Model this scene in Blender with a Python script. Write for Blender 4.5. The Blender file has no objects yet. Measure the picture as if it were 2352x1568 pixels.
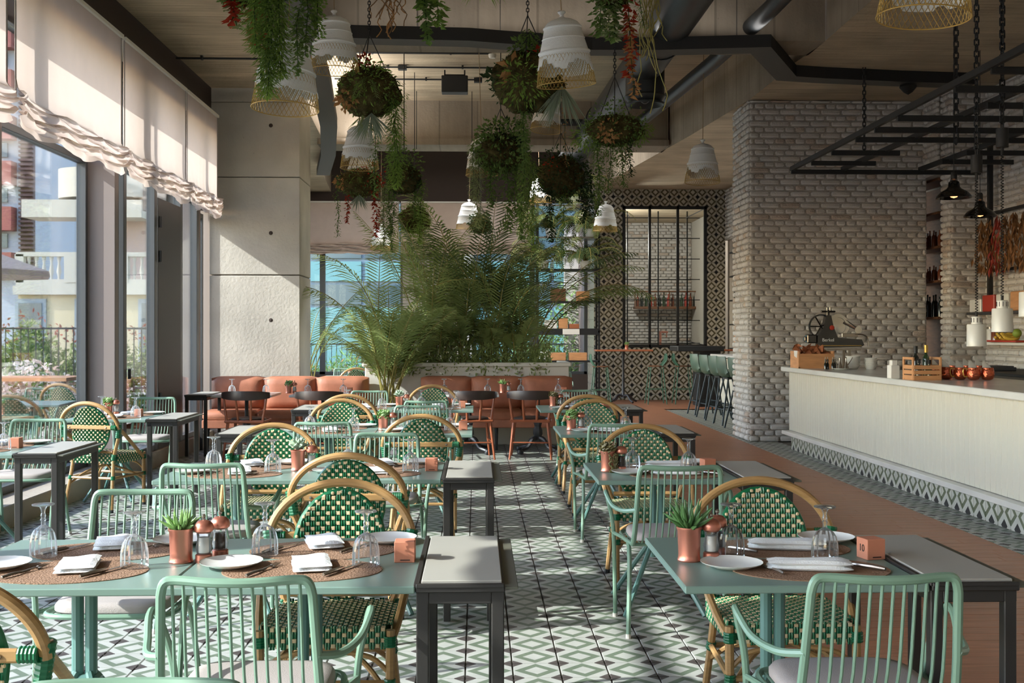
import bpy, math, random
import numpy as np
from mathutils import Vector, Matrix
PI = math.pi
R = random.Random(7)
C = bpy.context.scene.collection
S = bpy.context.scene

# ---------------------------------------------------------------- camera, world, sun, exposure
F = 2560.0; H = 1.42; VX = 1095.0; VY = 765.0
yaw = math.atan((1176 - VX) / F)
cam = bpy.data.objects.new('camera', bpy.data.cameras.new('camera')); C.objects.link(cam); S.camera = cam
cam.location = (0, 0, H); cam.rotation_euler = (PI / 2, 0, -yaw)
cam.data.sensor_width = 36; cam.data.lens = F / 2352 * 36
cam.data.shift_y = (VY - 784) / 2352; cam.data.clip_start = 0.05; cam.data.clip_end = 400
SUN = Vector((1, .33, -.68)).normalized()
w = bpy.data.worlds.new('world'); S.world = w; w.use_nodes = True
nt = w.node_tree; bg = nt.nodes['Background']
sk = nt.nodes.new('ShaderNodeTexSky'); sk.sky_type = 'NISHITA'; sk.sun_disc = False
sk.sun_elevation = math.asin(-SUN.z); sk.sun_rotation = math.atan2(-SUN.x, -SUN.y)
sk.air_density = 1.3; sk.dust_density = .6; sk.ozone_density = 1.0
mx = nt.nodes.new('ShaderNodeMix'); mx.data_type = 'RGBA'; mx.blend_type = 'MULTIPLY'; mx.inputs[0].default_value = 1
mx.inputs[7].default_value = (1.0, .965, 1.07, 1)
nt.links.new(sk.outputs[0], mx.inputs[6]); nt.links.new(mx.outputs[2], bg.inputs[0]); bg.inputs[1].default_value = .98
sd = bpy.data.lights.new('sun', 'SUN'); sd.energy = 7.8; sd.angle = math.radians(.6); sd.color = (1, .95, .90)
so = bpy.data.objects.new('sun', sd); C.objects.link(so); so.rotation_euler = SUN.to_track_quat('-Z', 'Y').to_euler()
def portal(x, y, z, sx, sy, rot):
    l = bpy.data.lights.new('window_portal', 'AREA'); l.shape = 'RECTANGLE'; l.size = sx; l.size_y = sy; l.cycles.is_portal = True
    o = bpy.data.objects.new('window_portal', l); C.objects.link(o); o.location = (x, y, z); o.rotation_euler = rot
portal(-3.95, 4.2, 2.2, 4.3, 21, (0, -PI / 2, 0))
portal(-3.95, 20, 1.6, 2.8, 9, (0, -PI / 2, 0))
portal(-.2, 23.6, 1.9, 6.5, 4, (PI / 2, 0, PI))
def area(x, y, z, sx, sy, rot, e, col=(1, .97, .93), spread=180):
    l = bpy.data.lights.new('added_fill', 'AREA'); l.shape = 'RECTANGLE'; l.size = sx; l.size_y = sy; l.energy = e; l.color = col
    o = bpy.data.objects.new('added_fill', l); C.objects.link(o); o.location = (x, y, z); o.rotation_euler = rot
area(1.5, -4.6, 2.3, 9.5, 4.2, (PI / 2, 0, 0), 50)                   # added soft fill before the closed wall behind the camera
area(.85, 11.3, 4.51, 4.4, .18, (PI, 0, 0), 6)                     # added uplight above the cross branch, brightens the ceiling
area(-1.95, 16, 4.51, .18, 7, (PI, 0, 0), 95)  # added uplight above the curved branch, brightens the coffer
area(-.1, 20.2, 5.1, 4.4, 2.2, (0, 0, 0), 260)                         # added fill hidden behind the rear beam, brightens the rear zone
S.view_settings.view_transform = 'Standard'; S.view_settings.look = 'None'; S.view_settings.gamma = 1
S.view_settings.use_curve_mapping = False; S.view_settings.exposure = .42
S.cycles.max_bounces = 10; S.cycles.diffuse_bounces = 5; S.cycles.glossy_bounces = 3
S.cycles.transmission_bounces = 4; S.cycles.transparent_max_bounces = 24
S.cycles.caustics_reflective = False; S.cycles.caustics_refractive = False; S.cycles.sample_clamp_indirect = 6

def at(px, py, z):                       # pixel of the photograph -> point at height z
    a = (px - 1176) / F; b = -(py - VY) / F
    d = Vector((math.sin(yaw) + a * math.cos(yaw), math.cos(yaw) - a * math.sin(yaw), b))
    return Vector((0, 0, H)) + d * ((z - H) / b)
def atY(px, py, Y):
    a = (px - 1176) / F; b = -(py - VY) / F
    d = Vector((math.sin(yaw) + a * math.cos(yaw), math.cos(yaw) - a * math.sin(yaw), b))
    return Vector((0, 0, H)) + d * (Y / d.y)

# ---------------------------------------------------------------- materials
def lin(c):
    return tuple((x / 255 / 12.92 if x / 255 <= .04045 else ((x / 255 + .055) / 1.055) ** 2.4) for x in c)
def mat(name, col, rough=.6, metal=0, var=0, scale=6, bump=0, bscale=40, stretch=None, spec=.5, coat=0, col2=None, obj=False):
    m = bpy.data.materials.new(name); m.use_nodes = True; n = m.node_tree.nodes; L = m.node_tree.links
    b = n['Principled BSDF']; c = lin(col) + (1,)
    b.inputs['Base Color'].default_value = c; b.inputs['Roughness'].default_value = rough
    b.inputs['Metallic'].default_value = metal; b.inputs['Specular IOR Level'].default_value = spec
    if coat: b.inputs['Coat Weight'].default_value = coat
    if var or bump or col2:
        if obj: g = n.new('ShaderNodeTexCoord'); out = g.outputs['Object']
        else: g = n.new('ShaderNodeNewGeometry'); out = g.outputs['Position']
        mp = n.new('ShaderNodeMapping'); L.new(out, mp.inputs[0])
        if stretch: mp.inputs['Scale'].default_value = stretch
        t = n.new('ShaderNodeTexNoise'); t.inputs['Scale'].default_value = scale; t.inputs['Detail'].default_value = 6
        L.new(mp.outputs[0], t.inputs[0])
        if var or col2:
            r = n.new('ShaderNodeValToRGB'); L.new(t.outputs[0], r.inputs[0]); e = r.color_ramp.elements
            e[0].position = .3; e[1].position = .72
            if col2: e[0].color = lin(col2) + (1,); e[1].color = c
            else:
                e[0].color = tuple(x * (1 - var) for x in c[:3]) + (1,); e[1].color = tuple(min(1, x * (1 + var)) for x in c[:3]) + (1,)
            L.new(r.outputs[0], b.inputs['Base Color'])
        if bump:
            t2 = n.new('ShaderNodeTexNoise'); t2.inputs['Scale'].default_value = bscale; t2.inputs['Detail'].default_value = 4
            L.new(mp.outputs[0], t2.inputs[0]); bp = n.new('ShaderNodeBump'); bp.inputs['Strength'].default_value = bump
            bp.inputs['Distance'].default_value = .02; L.new(t2.outputs[0], bp.inputs['Height']); L.new(bp.outputs[0], b.inputs['Normal'])
    return m
def mnode(n, L, op, a, b=None, c=None):
    q = n.new('ShaderNodeMath'); q.operation = op
    for i, x in enumerate((a, b, c)):
        if x is None: continue
        if isinstance(x, (int, float)): q.inputs[i].default_value = x
        else: L.new(x, q.inputs[i])
    return q.outputs[0]
def tile_mat(name, axes, T, off, light, green, dark, rough=.35):
    m = bpy.data.materials.new(name); m.use_nodes = True; n = m.node_tree.nodes; L = m.node_tree.links
    b = n['Principled BSDF']; g = n.new('ShaderNodeNewGeometry'); s = n.new('ShaderNodeSeparateXYZ'); L.new(g.outputs['Position'], s.inputs[0])
    k = []
    for ax, o in zip(axes, off):
        u = mnode(n, L, 'SUBTRACT', s.outputs[ax], o); u = mnode(n, L, 'DIVIDE', u, T); u = mnode(n, L, 'FRACT', u)
        u = mnode(n, L, 'SUBTRACT', u, .5); u = mnode(n, L, 'ABSOLUTE', u); k.append(mnode(n, L, 'SUBTRACT', .5, u))
    p = mnode(n, L, 'ADD', k[0], k[1])
    r = n.new('ShaderNodeValToRGB'); r.color_ramp.interpolation = 'CONSTANT'; L.new(p, r.inputs[0]); e = r.color_ramp.elements
    e[0].position = 0; e[0].color = lin(dark) + (1,); e[1].position = .245; e[1].color = lin(light) + (1,)
    for ps, cc in ((.53, green), (.745, light)):
        q = e.new(ps); q.color = lin(cc) + (1,)
    t = n.new('ShaderNodeTexNoise'); t.inputs['Scale'].default_value = 9; t.inputs['Detail'].default_value = 5; L.new(g.outputs['Position'], t.inputs[0])
    mm = n.new('ShaderNodeMix'); mm.data_type = 'RGBA'; mm.blend_type = 'MULTIPLY'; mm.inputs[0].default_value = .35
    L.new(r.outputs[0], mm.inputs[6]); L.new(t.outputs[0], mm.inputs[7]); L.new(mm.outputs[2], b.inputs['Base Color'])
    b.inputs['Roughness'].default_value = rough; b.inputs['Specular IOR Level'].default_value = .35
    return m
def concrete(name, col, boards=None, bw=.16):
    m = mat(name, col, .85, var=.16, scale=1.6, bump=.25, bscale=30, spec=.2)
    n = m.node_tree.nodes; L = m.node_tree.links; b = n['Principled BSDF']
    src = b.inputs['Base Color'].links[0].from_socket
    g = n.new('ShaderNodeNewGeometry'); v = n.new('ShaderNodeTexVoronoi'); v.inputs['Scale'].default_value = 7; L.new(g.outputs['Position'], v.inputs[0])
    rr = n.new('ShaderNodeValToRGB'); rr.color_ramp.elements[0].position = .02; rr.color_ramp.elements[0].color = (.55, .5, .45, 1); rr.color_ramp.elements[1].position = .07
    L.new(v.outputs[0], rr.inputs[0])
    mm = n.new('ShaderNodeMix'); mm.data_type = 'RGBA'; mm.blend_type = 'MULTIPLY'; mm.inputs[0].default_value = .5
    L.new(src, mm.inputs[6]); L.new(rr.outputs[0], mm.inputs[7]); last = mm.outputs[2]
    if boards is not None:
        s = n.new('ShaderNodeSeparateXYZ'); L.new(g.outputs['Position'], s.inputs[0])
        u = mnode(n, L, 'DIVIDE', s.outputs[boards], bw); fr = mnode(n, L, 'FRACT', u)
        fl = mnode(n, L, 'FLOOR', u); wn = n.new('ShaderNodeTexWhiteNoise'); wn.noise_dimensions = '1D'; L.new(fl, wn.inputs['W'])
        gap = mnode(n, L, 'GREATER_THAN', fr, .04)
        sc = [1.2, 1.2, 1.2]; sc[boards] = 22 if bw < .4 else 9
        mp = n.new('ShaderNodeMapping'); mp.inputs['Scale'].default_value = sc; L.new(g.outputs['Position'], mp.inputs[0])
        t = n.new('ShaderNodeTexNoise'); t.inputs['Scale'].default_value = 1.5; t.inputs['Detail'].default_value = 5; L.new(mp.outputs[0], t.inputs[0])
        br = mnode(n, L, 'MULTIPLY_ADD', wn.outputs['Value'], .16, .84)
        br = mnode(n, L, 'MULTIPLY', br, mnode(n, L, 'MULTIPLY_ADD', t.outputs[0], .9 if bw < .4 else .4, .52 if bw < .4 else .78))
        br = mnode(n, L, 'MULTIPLY', br, mnode(n, L, 'MULTIPLY_ADD', gap, .28, .72))
        m3 = n.new('ShaderNodeMix'); m3.data_type = 'RGBA'; m3.blend_type = 'MULTIPLY'; m3.inputs[0].default_value = 1
        L.new(last, m3.inputs[6]); L.new(br, m3.inputs[7]); last = m3.outputs[2]
    L.new(last, b.inputs['Base Color'])
    return m
def glass_mat(name, tint=(1, 1, 1), refl=1.0, rough=.02, ior=1.45, body=0):
    m = bpy.data.materials.new(name); m.use_nodes = True; n = m.node_tree.nodes; L = m.node_tree.links
    n.remove(n['Principled BSDF']); o = n['Material Output']
    t = n.new('ShaderNodeBsdfTransparent'); t.inputs[0].default_value = tint + (1,)
    g = n.new('ShaderNodeBsdfGlossy'); g.inputs['Roughness'].default_value = rough
    f = n.new('ShaderNodeFresnel'); f.inputs['IOR'].default_value = ior
    k = mnode(n, L, 'MULTIPLY', f.outputs[0], refl); x = n.new('ShaderNodeMixShader')
    L.new(k, x.inputs[0]); L.new(t.outputs[0], x.inputs[1]); L.new(g.outputs[0], x.inputs[2]); last = x.outputs[0]
    if body:
        df = n.new('ShaderNodeBsdfTranslucent'); df.inputs[0].default_value = (.9, .94, .95, 1); y = n.new('ShaderNodeMixShader')
        lw = n.new('ShaderNodeLayerWeight'); lw.inputs[0].default_value = .35; kk = mnode(n, L, 'MULTIPLY_ADD', lw.outputs['Facing'], body, .05)  # white mixed into the glass as painted brightness, strongest at the rims
        L.new(kk, y.inputs[0]); L.new(last, y.inputs[1]); L.new(df.outputs[0], y.inputs[2]); last = y.outputs[0]
    L.new(last, o.inputs[0])
    return m
def cloth_mat(name, col, trans=.35, bump=.2):
    m = mat(name, col, .9, var=.06, scale=5, bump=bump, bscale=300, spec=.1)
    n = m.node_tree.nodes; L = m.node_tree.links; b = n['Principled BSDF']; o = n['Material Output']
    t = n.new('ShaderNodeBsdfTranslucent'); t.inputs[0].default_value = lin(col) + (1,)
    x = n.new('ShaderNodeMixShader'); x.inputs[0].default_value = trans
    L.new(b.outputs[0], x.inputs[1]); L.new(t.outputs[0], x.inputs[2]); L.new(x.outputs[0], o.inputs[0])
    return m
def emit_mat(name, col, s):
    m = bpy.data.materials.new(name); m.use_nodes = True; b = m.node_tree.nodes['Principled BSDF']
    b.inputs['Base Color'].default_value = lin(col) + (1,); b.inputs['Emission Color'].default_value = lin(col) + (1,); b.inputs['Emission Strength'].default_value = s
    return m
FO = (.152, .19)
M = dict(
 floor_tile=tile_mat('floor_tile', (0, 1), .2, FO, (186, 188, 182), (112, 126, 108), (84, 78, 76), .4),
 wall_tile=tile_mat('wall_tile', (0, 2), .2, (.1, .12), (196, 190, 176), (86, 80, 58), (42, 42, 44), .3),
 kick_tile=tile_mat('kick_tile', (1, 2), .2, (0, .02), (200, 200, 192), (110, 118, 96), (60, 60, 62), .3),
 side_tile=tile_mat('side_tile', (1, 2), .2, (.1, .12), (196, 190, 176), (86, 80, 58), (42, 42, 44), .3),
 grout=mat('grout', (120, 116, 108), .9),
 wood_floor=mat('wood_floor', (162, 110, 82), .42, var=.22, scale=3, stretch=(1.2, 14, 1), spec=.35),
 ceiling=concrete('ceiling_concrete', (196, 178, 152), 1, .22),
 beam=concrete('beam_concrete', (158, 146, 130), 0, .62),
 beamy=concrete('beam_concrete_side', (168, 154, 136), 1, .5),
 column=concrete('column_concrete', (190, 184, 174)),
 brick=mat('white_brick', (212, 208, 204), .9, var=.07, scale=3, bump=.4, bscale=45, spec=.15),
 brick2=mat('warm_brick', (202, 188, 176), .9, var=.12, scale=5, bump=.6, bscale=45, spec=.15),
 mortar=mat('mortar', (190, 184, 176), .95, bump=.4, bscale=60, spec=.1),
 dark=mat('dark_panel', (66, 54, 48), .8), black=mat('black_metal', (34, 35, 36), .5, spec=.4),
 rail=mat('channel_black', (30, 29, 29), .6), railg=mat('channel_grey', (94, 91, 86), .85),
 duct=mat('duct', (44, 47, 49), .42, var=.15, scale=12, spec=.5),
 pier=mat('window_pier', (128, 116, 112), .6), frame=mat('window_frame', (70, 72, 74), .4),
 frame_side=mat('frame_pale', (150, 164, 166), .4),
 sill=concrete('sill', (160, 150, 138)),
 blind=cloth_mat('blind_linen', (200, 184, 174), .4), blind2=cloth_mat('blind_back', (196, 176, 162), .12),
 pane=glass_mat('window_glass', (.93, .97, .97), .7), goblet=glass_mat('goblet_glass', (.985, .99, .99), 1.0, .08, 1.5, .22),
 mint=mat('mint_metal', (118, 148, 128), .38, spec=.5), teal=mat('teal_table', (118, 142, 132), .34, var=.03, scale=3, spec=.45),
 tealedge=mat('teal_post', (92, 128, 122), .35),
 rattan=mat('rattan', (166, 130, 84), .38, var=.14, scale=14, stretch=(1, 1, 6), spec=.5, obj=True),
 wgreen=mat('weave_green', (12, 98, 62), .35, spec=.5), wcream=mat('weave_cream', (212, 188, 150), .5),
 cushion=mat('cushion', (168, 160, 156), .95, bump=.15, bscale=250, spec=.1),
 marble=mat('stand_top', (166, 163, 154), .4, var=.03, scale=4), bronze=mat('stand_frame', (44, 42, 40), .45, spec=.5),
 flap=mat('stand_flap', (92, 92, 80), .6),
 leather=mat('tan_leather', (172, 110, 84), .55, var=.12, scale=10, bump=.15, bscale=120), dleather=mat('dark_leather', (58, 44, 40), .38, spec=.6),
 redwood=mat('chair_wood', (152, 84, 54), .42, var=.12, scale=12, stretch=(1, 1, .2)),
 white=mat('white_paint', (214, 210, 200), .6), iron=mat('cast_iron', (48, 50, 54), .45, spec=.6),
 copper=mat('copper', (200, 130, 110), .34, metal=.75), coppers=mat('copper_shiny', (196, 104, 76), .22, metal=.95, bump=.5, bscale=55, obj=True),
 china=mat('china', (226, 226, 222), .28), napkin=mat('napkin', (228, 230, 230), .9, bump=.25, bscale=220, spec=.1),
 mat=mat('placemat', (146, 116, 94), .85, var=.12, scale=60, bump=.5, bscale=150, spec=.15),
 steel=mat('steel', (168, 160, 150), .25, metal=.9), cube=mat('terracotta_cube', (196, 126, 98), .7, var=.05),
 ink=mat('ink', (52, 36, 30), .7), salt=mat('salt', (226, 224, 220), .9), pepper=mat('pepper', (64, 50, 42), .9, var=.5, scale=300),
 soil=mat('soil', (62, 50, 40), 1), succ=mat('succulent', (128, 164, 96), .5, var=.25, scale=30), succd=mat('succulent_dark', (74, 112, 62), .45, var=.2, scale=30),
 succg=mat('succulent_grey', (156, 176, 152), .6), succr=mat('succulent_brown', (112, 104, 66), .5, var=.35, scale=60),
 shade=mat('lamp_white', (228, 230, 230), .75, bump=.15, bscale=90, spec=.2), gold=mat('gold_wire', (178, 146, 76), .45, metal=.4),
 cord=mat('cord', (150, 126, 96), .8),
 moss=mat('moss', (74, 66, 38), .95, var=.5, scale=14, bump=1, bscale=40, spec=.1), bark=mat('roots', (122, 92, 62), .9, var=.3, scale=20),
 ivy=cloth_mat('ivy_leaf', (106, 130, 70), .28), fern=cloth_mat('fern_leaf', (124, 152, 72), .32), pale=cloth_mat('pale_leaf', (150, 160, 112), .25),
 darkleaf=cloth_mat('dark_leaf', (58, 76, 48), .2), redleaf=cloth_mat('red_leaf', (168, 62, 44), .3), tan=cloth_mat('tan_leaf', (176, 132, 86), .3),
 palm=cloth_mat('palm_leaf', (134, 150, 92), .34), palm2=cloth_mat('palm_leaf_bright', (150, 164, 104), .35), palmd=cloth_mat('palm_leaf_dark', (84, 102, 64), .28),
 stem=mat('palm_stem', (142, 132, 70), .6), grey_leaf=cloth_mat('grey_leaf', (150, 162, 142), .3),
 slat=mat('bar_board', (196, 192, 178), .55), bartop=mat('bar_marble', (206, 206, 202), .22, var=.08, scale=2.5), oak=mat('oak', (196, 142, 96), .6, var=.15, scale=6, stretch=(1, 1, 5)),
 dwood=mat('dark_wood', (112, 74, 48), .6, var=.2, scale=6, stretch=(1, 1, 5)), orange=mat('orange_wood', (164, 98, 66), .5),
 stool=mat('stool_shell', (72, 98, 84), .4), stoolleg=mat('stool_leg', (40, 52, 56), .45), stoolgreen=mat('stool_green', (66, 108, 88), .45),
 bottle=mat('dark_bottle', (24, 30, 26), .12, spec=.8), bottleg=mat('green_bottle', (44, 66, 40), .12, spec=.8), foil=mat('foil', (196, 160, 84), .35, metal=.7),
 bottler=mat('amber_bottle', (118, 58, 32), .15, spec=.8),
 paper=mat('paper', (222, 220, 214), .9), brownpaper=mat('brown_paper', (158, 96, 62), .9, bump=.4), red=mat('red', (176, 54, 38), .4),
 chrome=mat('chrome', (190, 188, 184), .12, metal=1), blackgloss=mat('black_gloss', (14, 14, 15), .12, spec=.8),
 banana=mat('banana', (214, 178, 70), .5), lime=mat('lime', (136, 158, 60), .5), chili=mat('dried_leaf', (132, 92, 56), .8, var=.35, scale=20), chilired=mat('chili_red', (150, 48, 34), .6),
 bulb=emit_mat('bulb', (255, 170, 110), 2.2),
 yellow=mat('yellow_render', (196, 182, 148), .9), cornice=mat('cornice', (184, 178, 162), .9), bluegrey=mat('window_surround', (150, 158, 160), .8),
 outglass=mat('far_window', (76, 92, 100), .15, spec=.8), tower=mat('tower_white', (170, 178, 186), .9), brickred=mat('balcony_red', (150, 92, 84), .9),
 louvre=mat('louvre', (92, 70, 68), .8), pink=mat('pink_wall', (178, 158, 150), .9),
 pave=mat('paving', (176, 166, 152), .9, var=.15, scale=2), hedge=cloth_mat('hedge_leaf', (112, 140, 80), .3), hedge2=cloth_mat('hedge_light', (176, 186, 124), .3),
 flower=cloth_mat('blossom', (238, 222, 214), .3), photinia=cloth_mat('red_shoot', (186, 108, 92), .3),
 turq=mat('turquoise_glass', (72, 112, 110), .5, spec=.6), turqd=mat('grey_glass', (52, 68, 72), .25, spec=.6), facade=mat('facade_frame', (104, 118, 126), .6),
 greywall=mat('grey_wall', (130, 124, 116), .9),
)

# ---------------------------------------------------------------- mesh helpers
class MB:
    def __init__(s): s.v = []; s.f = []; s.m = []; s.mi = 0
    def add(s, vs, fs):
        o = len(s.v); s.v += [tuple(v) for v in vs]; s.f += [tuple(i + o for i in f) for f in fs]; s.m += [s.mi] * len(fs); return s
    def box(s, c, d, rot=None, bev=0, jit=0):
        x, y, z = (k / 2 for k in d); vs = []; fs = []
        if not bev:
            vs = [(sx * x, sy * y, sz * z) for sx in (-1, 1) for sy in (-1, 1) for sz in (-1, 1)]
            fs = [(0, 1, 3, 2), (4, 6, 7, 5), (0, 4, 5, 1), (2, 3, 7, 6), (0, 2, 6, 4), (1, 5, 7, 3)]
        else:
            b = min(bev, x * .98, y * .98, z * .98); ix = {}
            for sx in (-1, 1):
                for sy in (-1, 1):
                    for sz in (-1, 1):
                        for k in range(3):
                            ix[sx, sy, sz, k] = len(vs)
                            vs.append((sx * (x if k == 0 else x - b), sy * (y if k == 1 else y - b), sz * (z if k == 2 else z - b)))
            for k in range(3):
                a, c2 = [q for q in range(3) if q != k]
                for sg in (-1, 1):
                    q = []
                    for ua, uc in ((-1, -1), (1, -1), (1, 1), (-1, 1)):
                        t = [0, 0, 0]; t[k] = sg; t[a] = ua; t[c2] = uc; q.append(ix[t[0], t[1], t[2], k])
                    if (sg > 0) == (k == 1): q.reverse()
                    fs.append(tuple(q))
            for k in range(3):
                a, c2 = [q for q in range(3) if q != k]
                for ua in (-1, 1):
                    for uc in (-1, 1):
                        q = []
                        for sg, kk in ((-1, a), (1, a), (1, c2), (-1, c2)):
                            t = [0, 0, 0]; t[k] = sg; t[a] = ua; t[c2] = uc; q.append(ix[t[0], t[1], t[2], kk])
                        fs.append(tuple(q))
            for sx in (-1, 1):
                for sy in (-1, 1):
                    for sz in (-1, 1): fs.append(tuple(ix[sx, sy, sz, k] for k in range(3)))
        if jit: vs = [(a + R.uniform(-jit, jit), b_ + R.uniform(-jit, jit), c_ + R.uniform(-jit, jit)) for a, b_, c_ in vs]
        c = Vector(c)
        if rot is not None:
            if isinstance(rot, (int, float)): rot = Matrix.Rotation(rot, 3, 'Z')
            vs = [rot @ Vector(v) + c for v in vs]
        else: vs = [Vector(v) + c for v in vs]
        return s.add(vs, fs)
    def tube(s, pts, r, n=8, closed=False, caps=True):
        pts = [Vector(p) for p in pts]; N = len(pts); rs = r if isinstance(r, (list, tuple)) else [r] * N
        vs = []; fs = []; up = None
        for i, p in enumerate(pts):
            if closed: t = pts[(i + 1) % N] - pts[i - 1]
            else: t = pts[min(i + 1, N - 1)] - pts[max(i - 1, 0)]
            if t.length < 1e-9: t = Vector((0, 0, 1))
            t.normalize()
            if up is None:
                up = Vector((0, 0, 1)) if abs(t.z) < .9 else Vector((1, 0, 0))
            a = t.cross(up)
            if a.length < 1e-6: a = t.orthogonal()
            a.normalize(); b = a.cross(t).normalized(); up = b
            for k in range(n):
                g = 2 * PI * k / n; vs.append(p + (a * math.cos(g) + b * math.sin(g)) * rs[i])
        for i in range(N if closed else N - 1):
            j = (i + 1) % N
            for k in range(n):
                l = (k + 1) % n; fs.append((i * n + k, i * n + l, j * n + l, j * n + k))
        if caps and not closed: fs.append(tuple(range(n - 1, -1, -1))); fs.append(tuple((N - 1) * n + k for k in range(n)))
        return s.add(vs, fs)
    def lathe(s, prof, n=24, c=(0, 0, 0), mod=None, cap=False, M4=None):
        vs = []; fs = []; c = Vector(c)
        for i, (r, z) in enumerate(prof):
            for k in range(n):
                g = 2 * PI * k / n; rr = r * (1 + (mod(k, i) if mod else 0)); v = Vector((rr * math.cos(g), rr * math.sin(g), z))
                if M4 is not None: v = M4 @ v
                vs.append(v + c)
        for i in range(len(prof) - 1):
            for k in range(n):
                l = (k + 1) % n; fs.append((i * n + k, i * n + l, (i + 1) * n + l, (i + 1) * n + k))
        if cap: fs.append(tuple(range(n - 1, -1, -1))); fs.append(tuple((len(prof) - 1) * n + k for k in range(n)))
        return s.add(vs, fs)
    def prism(s, poly, z0, z1):
        n = len(poly)
        return s.add([(x, y, z0) for x, y in poly] + [(x, y, z1) for x, y in poly],
                     [tuple(range(n - 1, -1, -1)), tuple(range(n, 2 * n))] + [(i, (i + 1) % n, n + (i + 1) % n, n + i) for i in range(n)])
    def build(s, name, m, parent=None, loc=None, smooth=35, rz=None):
        me = bpy.data.meshes.new(name); me.from_pydata([tuple(v) for v in s.v], [], s.f)
        ms = m if isinstance(m, (list, tuple)) else [m]
        for x in ms: me.materials.append(M[x] if isinstance(x, str) else x)
        if len(ms) > 1: me.polygons.foreach_set('material_index', s.m)
        if smooth:
            me.polygons.foreach_set('use_smooth', [True] * len(me.polygons)); me.set_sharp_from_angle(angle=math.radians(smooth))
        me.update(); o = bpy.data.objects.new(name, me); C.objects.link(o)
        if parent: o.parent = parent; KIDS.setdefault(parent.name, []).append(o)
        if loc is not None: o.location = loc
        if rz is not None: o.rotation_euler = (0, 0, rz)
        return o
KIDS = {}
def tag(o, label=None, cat=None, group=None, kind=None):
    if label: o['label'] = label
    if cat: o['category'] = cat
    if group: o['group'] = group
    if kind: o['kind'] = kind
    return o
def thing(name, label, cat, loc=(0, 0, 0), rz=0, group=None):
    o = bpy.data.objects.new(name, None); C.objects.link(o); o.location = loc; o.rotation_euler = (0, 0, rz); o.empty_display_size = .1
    return tag(o, label, cat, group)
def sub(name, parent, loc=(0, 0, 0), rz=0):
    o = bpy.data.objects.new(name, None); C.objects.link(o); o.parent = parent; KIDS.setdefault(parent.name, []).append(o)
    o.location = loc; o.rotation_euler = (0, 0, rz); return o
def kid(o, parent): o.parent = parent; KIDS.setdefault(parent.name, []).append(o); return o
def link_copy(src, name, parent, loc, rot=None):
    c = src.copy(); c.name = name; C.objects.link(c); c.parent = parent
    if parent: KIDS.setdefault(parent.name, []).append(c)
    c.location = loc
    if rot is not None: c.rotation_euler = rot
    return c
def copy_tree(o, parent=None):
    c = o.copy(); C.objects.link(c)
    if parent: c.parent = parent; KIDS.setdefault(parent.name, []).append(c)
    for ch in KIDS.get(o.name, []): copy_tree(ch, c)
    return c
class Proto:
    def __init__(s, make): s.make = make; s.o = None
    def put(s, loc, rz=0, label=None, group=None, scale=None):
        if s.o is None: s.o = s.make(); c = s.o
        else: c = copy_tree(s.o)
        c.location = loc; c.rotation_euler = (0, 0, rz)
        if scale: c.scale = (scale,) * 3
        if label: c['label'] = label
        if group: c['group'] = group
        return c
def struct(name, mb, m, smooth=None): return tag(mb.build(name, m, smooth=smooth), kind='structure')
def spts(pts, k=6):                      # Catmull-Rom through points
    P = [Vector(p) for p in pts]; out = []
    for i in range(len(P) - 1):
        a = P[max(i - 1, 0)]; b = P[i]; c = P[i + 1]; d = P[min(i + 2, len(P) - 1)]
        for j in range(k):
            t = j / k; out.append(.5 * ((2 * b) + (c - a) * t + (2 * a - 5 * b + 4 * c - d) * t * t + (3 * b - a - 3 * c + d) * t ** 3))
    out.append(P[-1]); return out
# ---------------------------------------------------------------- floor
ZC = 4.48; ZL = 4.58; XW = -3.45; XT = 1.352; XB = 3.5
b = MB(); b.box((1.5, 10.2, -.1), (14, 30.8, .18)); floor = struct('floor', b, 'grout')
def tile_top(mb, x0, y0, x1, y1, z0=-.012, z1=0, c=.0035, g=.0012):
    a = [(x0 + g, y0 + g, z0), (x1 - g, y0 + g, z0), (x1 - g, y1 - g, z0), (x0 + g, y1 - g, z0)]
    t = [(x0 + g + c, y0 + g + c, z1), (x1 - g - c, y0 + g + c, z1), (x1 - g - c, y1 - g - c, z1), (x0 + g + c, y1 - g - c, z1)]
    mb.add(a + t, [(4, 5, 6, 7)] + [(i, (i + 1) % 4, 4 + (i + 1) % 4, 4 + i) for i in range(4)])
b = MB(); tile_top(b, 0, 0, .2, .2)
ft = b.build('tile', 'floor_tile', floor, smooth=None, loc=(FO[0] - 3.6, FO[1] + 3.8, 0)); first = True
rest = MB()
for i in range(-18, 6):
    for j in range(-20, 124):
        x = FO[0] + .2 * i; y = FO[1] + .2 * j
        if y > 24.8: continue
        if 3.8 < y < 6.15:
            if first: ft.location = (x, y, 0); first = False
            else: link_copy(ft, 'tile', floor, (x, y, 0))
        elif y > 0: tile_top(rest, x, y, x + .2, y + .2)
for j in range(0, 103):                                              # tile strip along the bar
    y = FO[1] + .2 * j
    tile_top(rest, 3.5, y, 3.552, y + .2); tile_top(rest, 3.552, y, 3.752, y + .2); tile_top(rest, 3.752, y, 3.952, y + .2)
    if y > 15.4 or y < 13.6:
        for i in range(3): tile_top(rest, 3.952 + .2 * i, y, 4.152 + .2 * i, y + .2)
tag(rest.build('small_tile', 'floor_tile', floor, smooth=None), kind='stuff')
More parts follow.
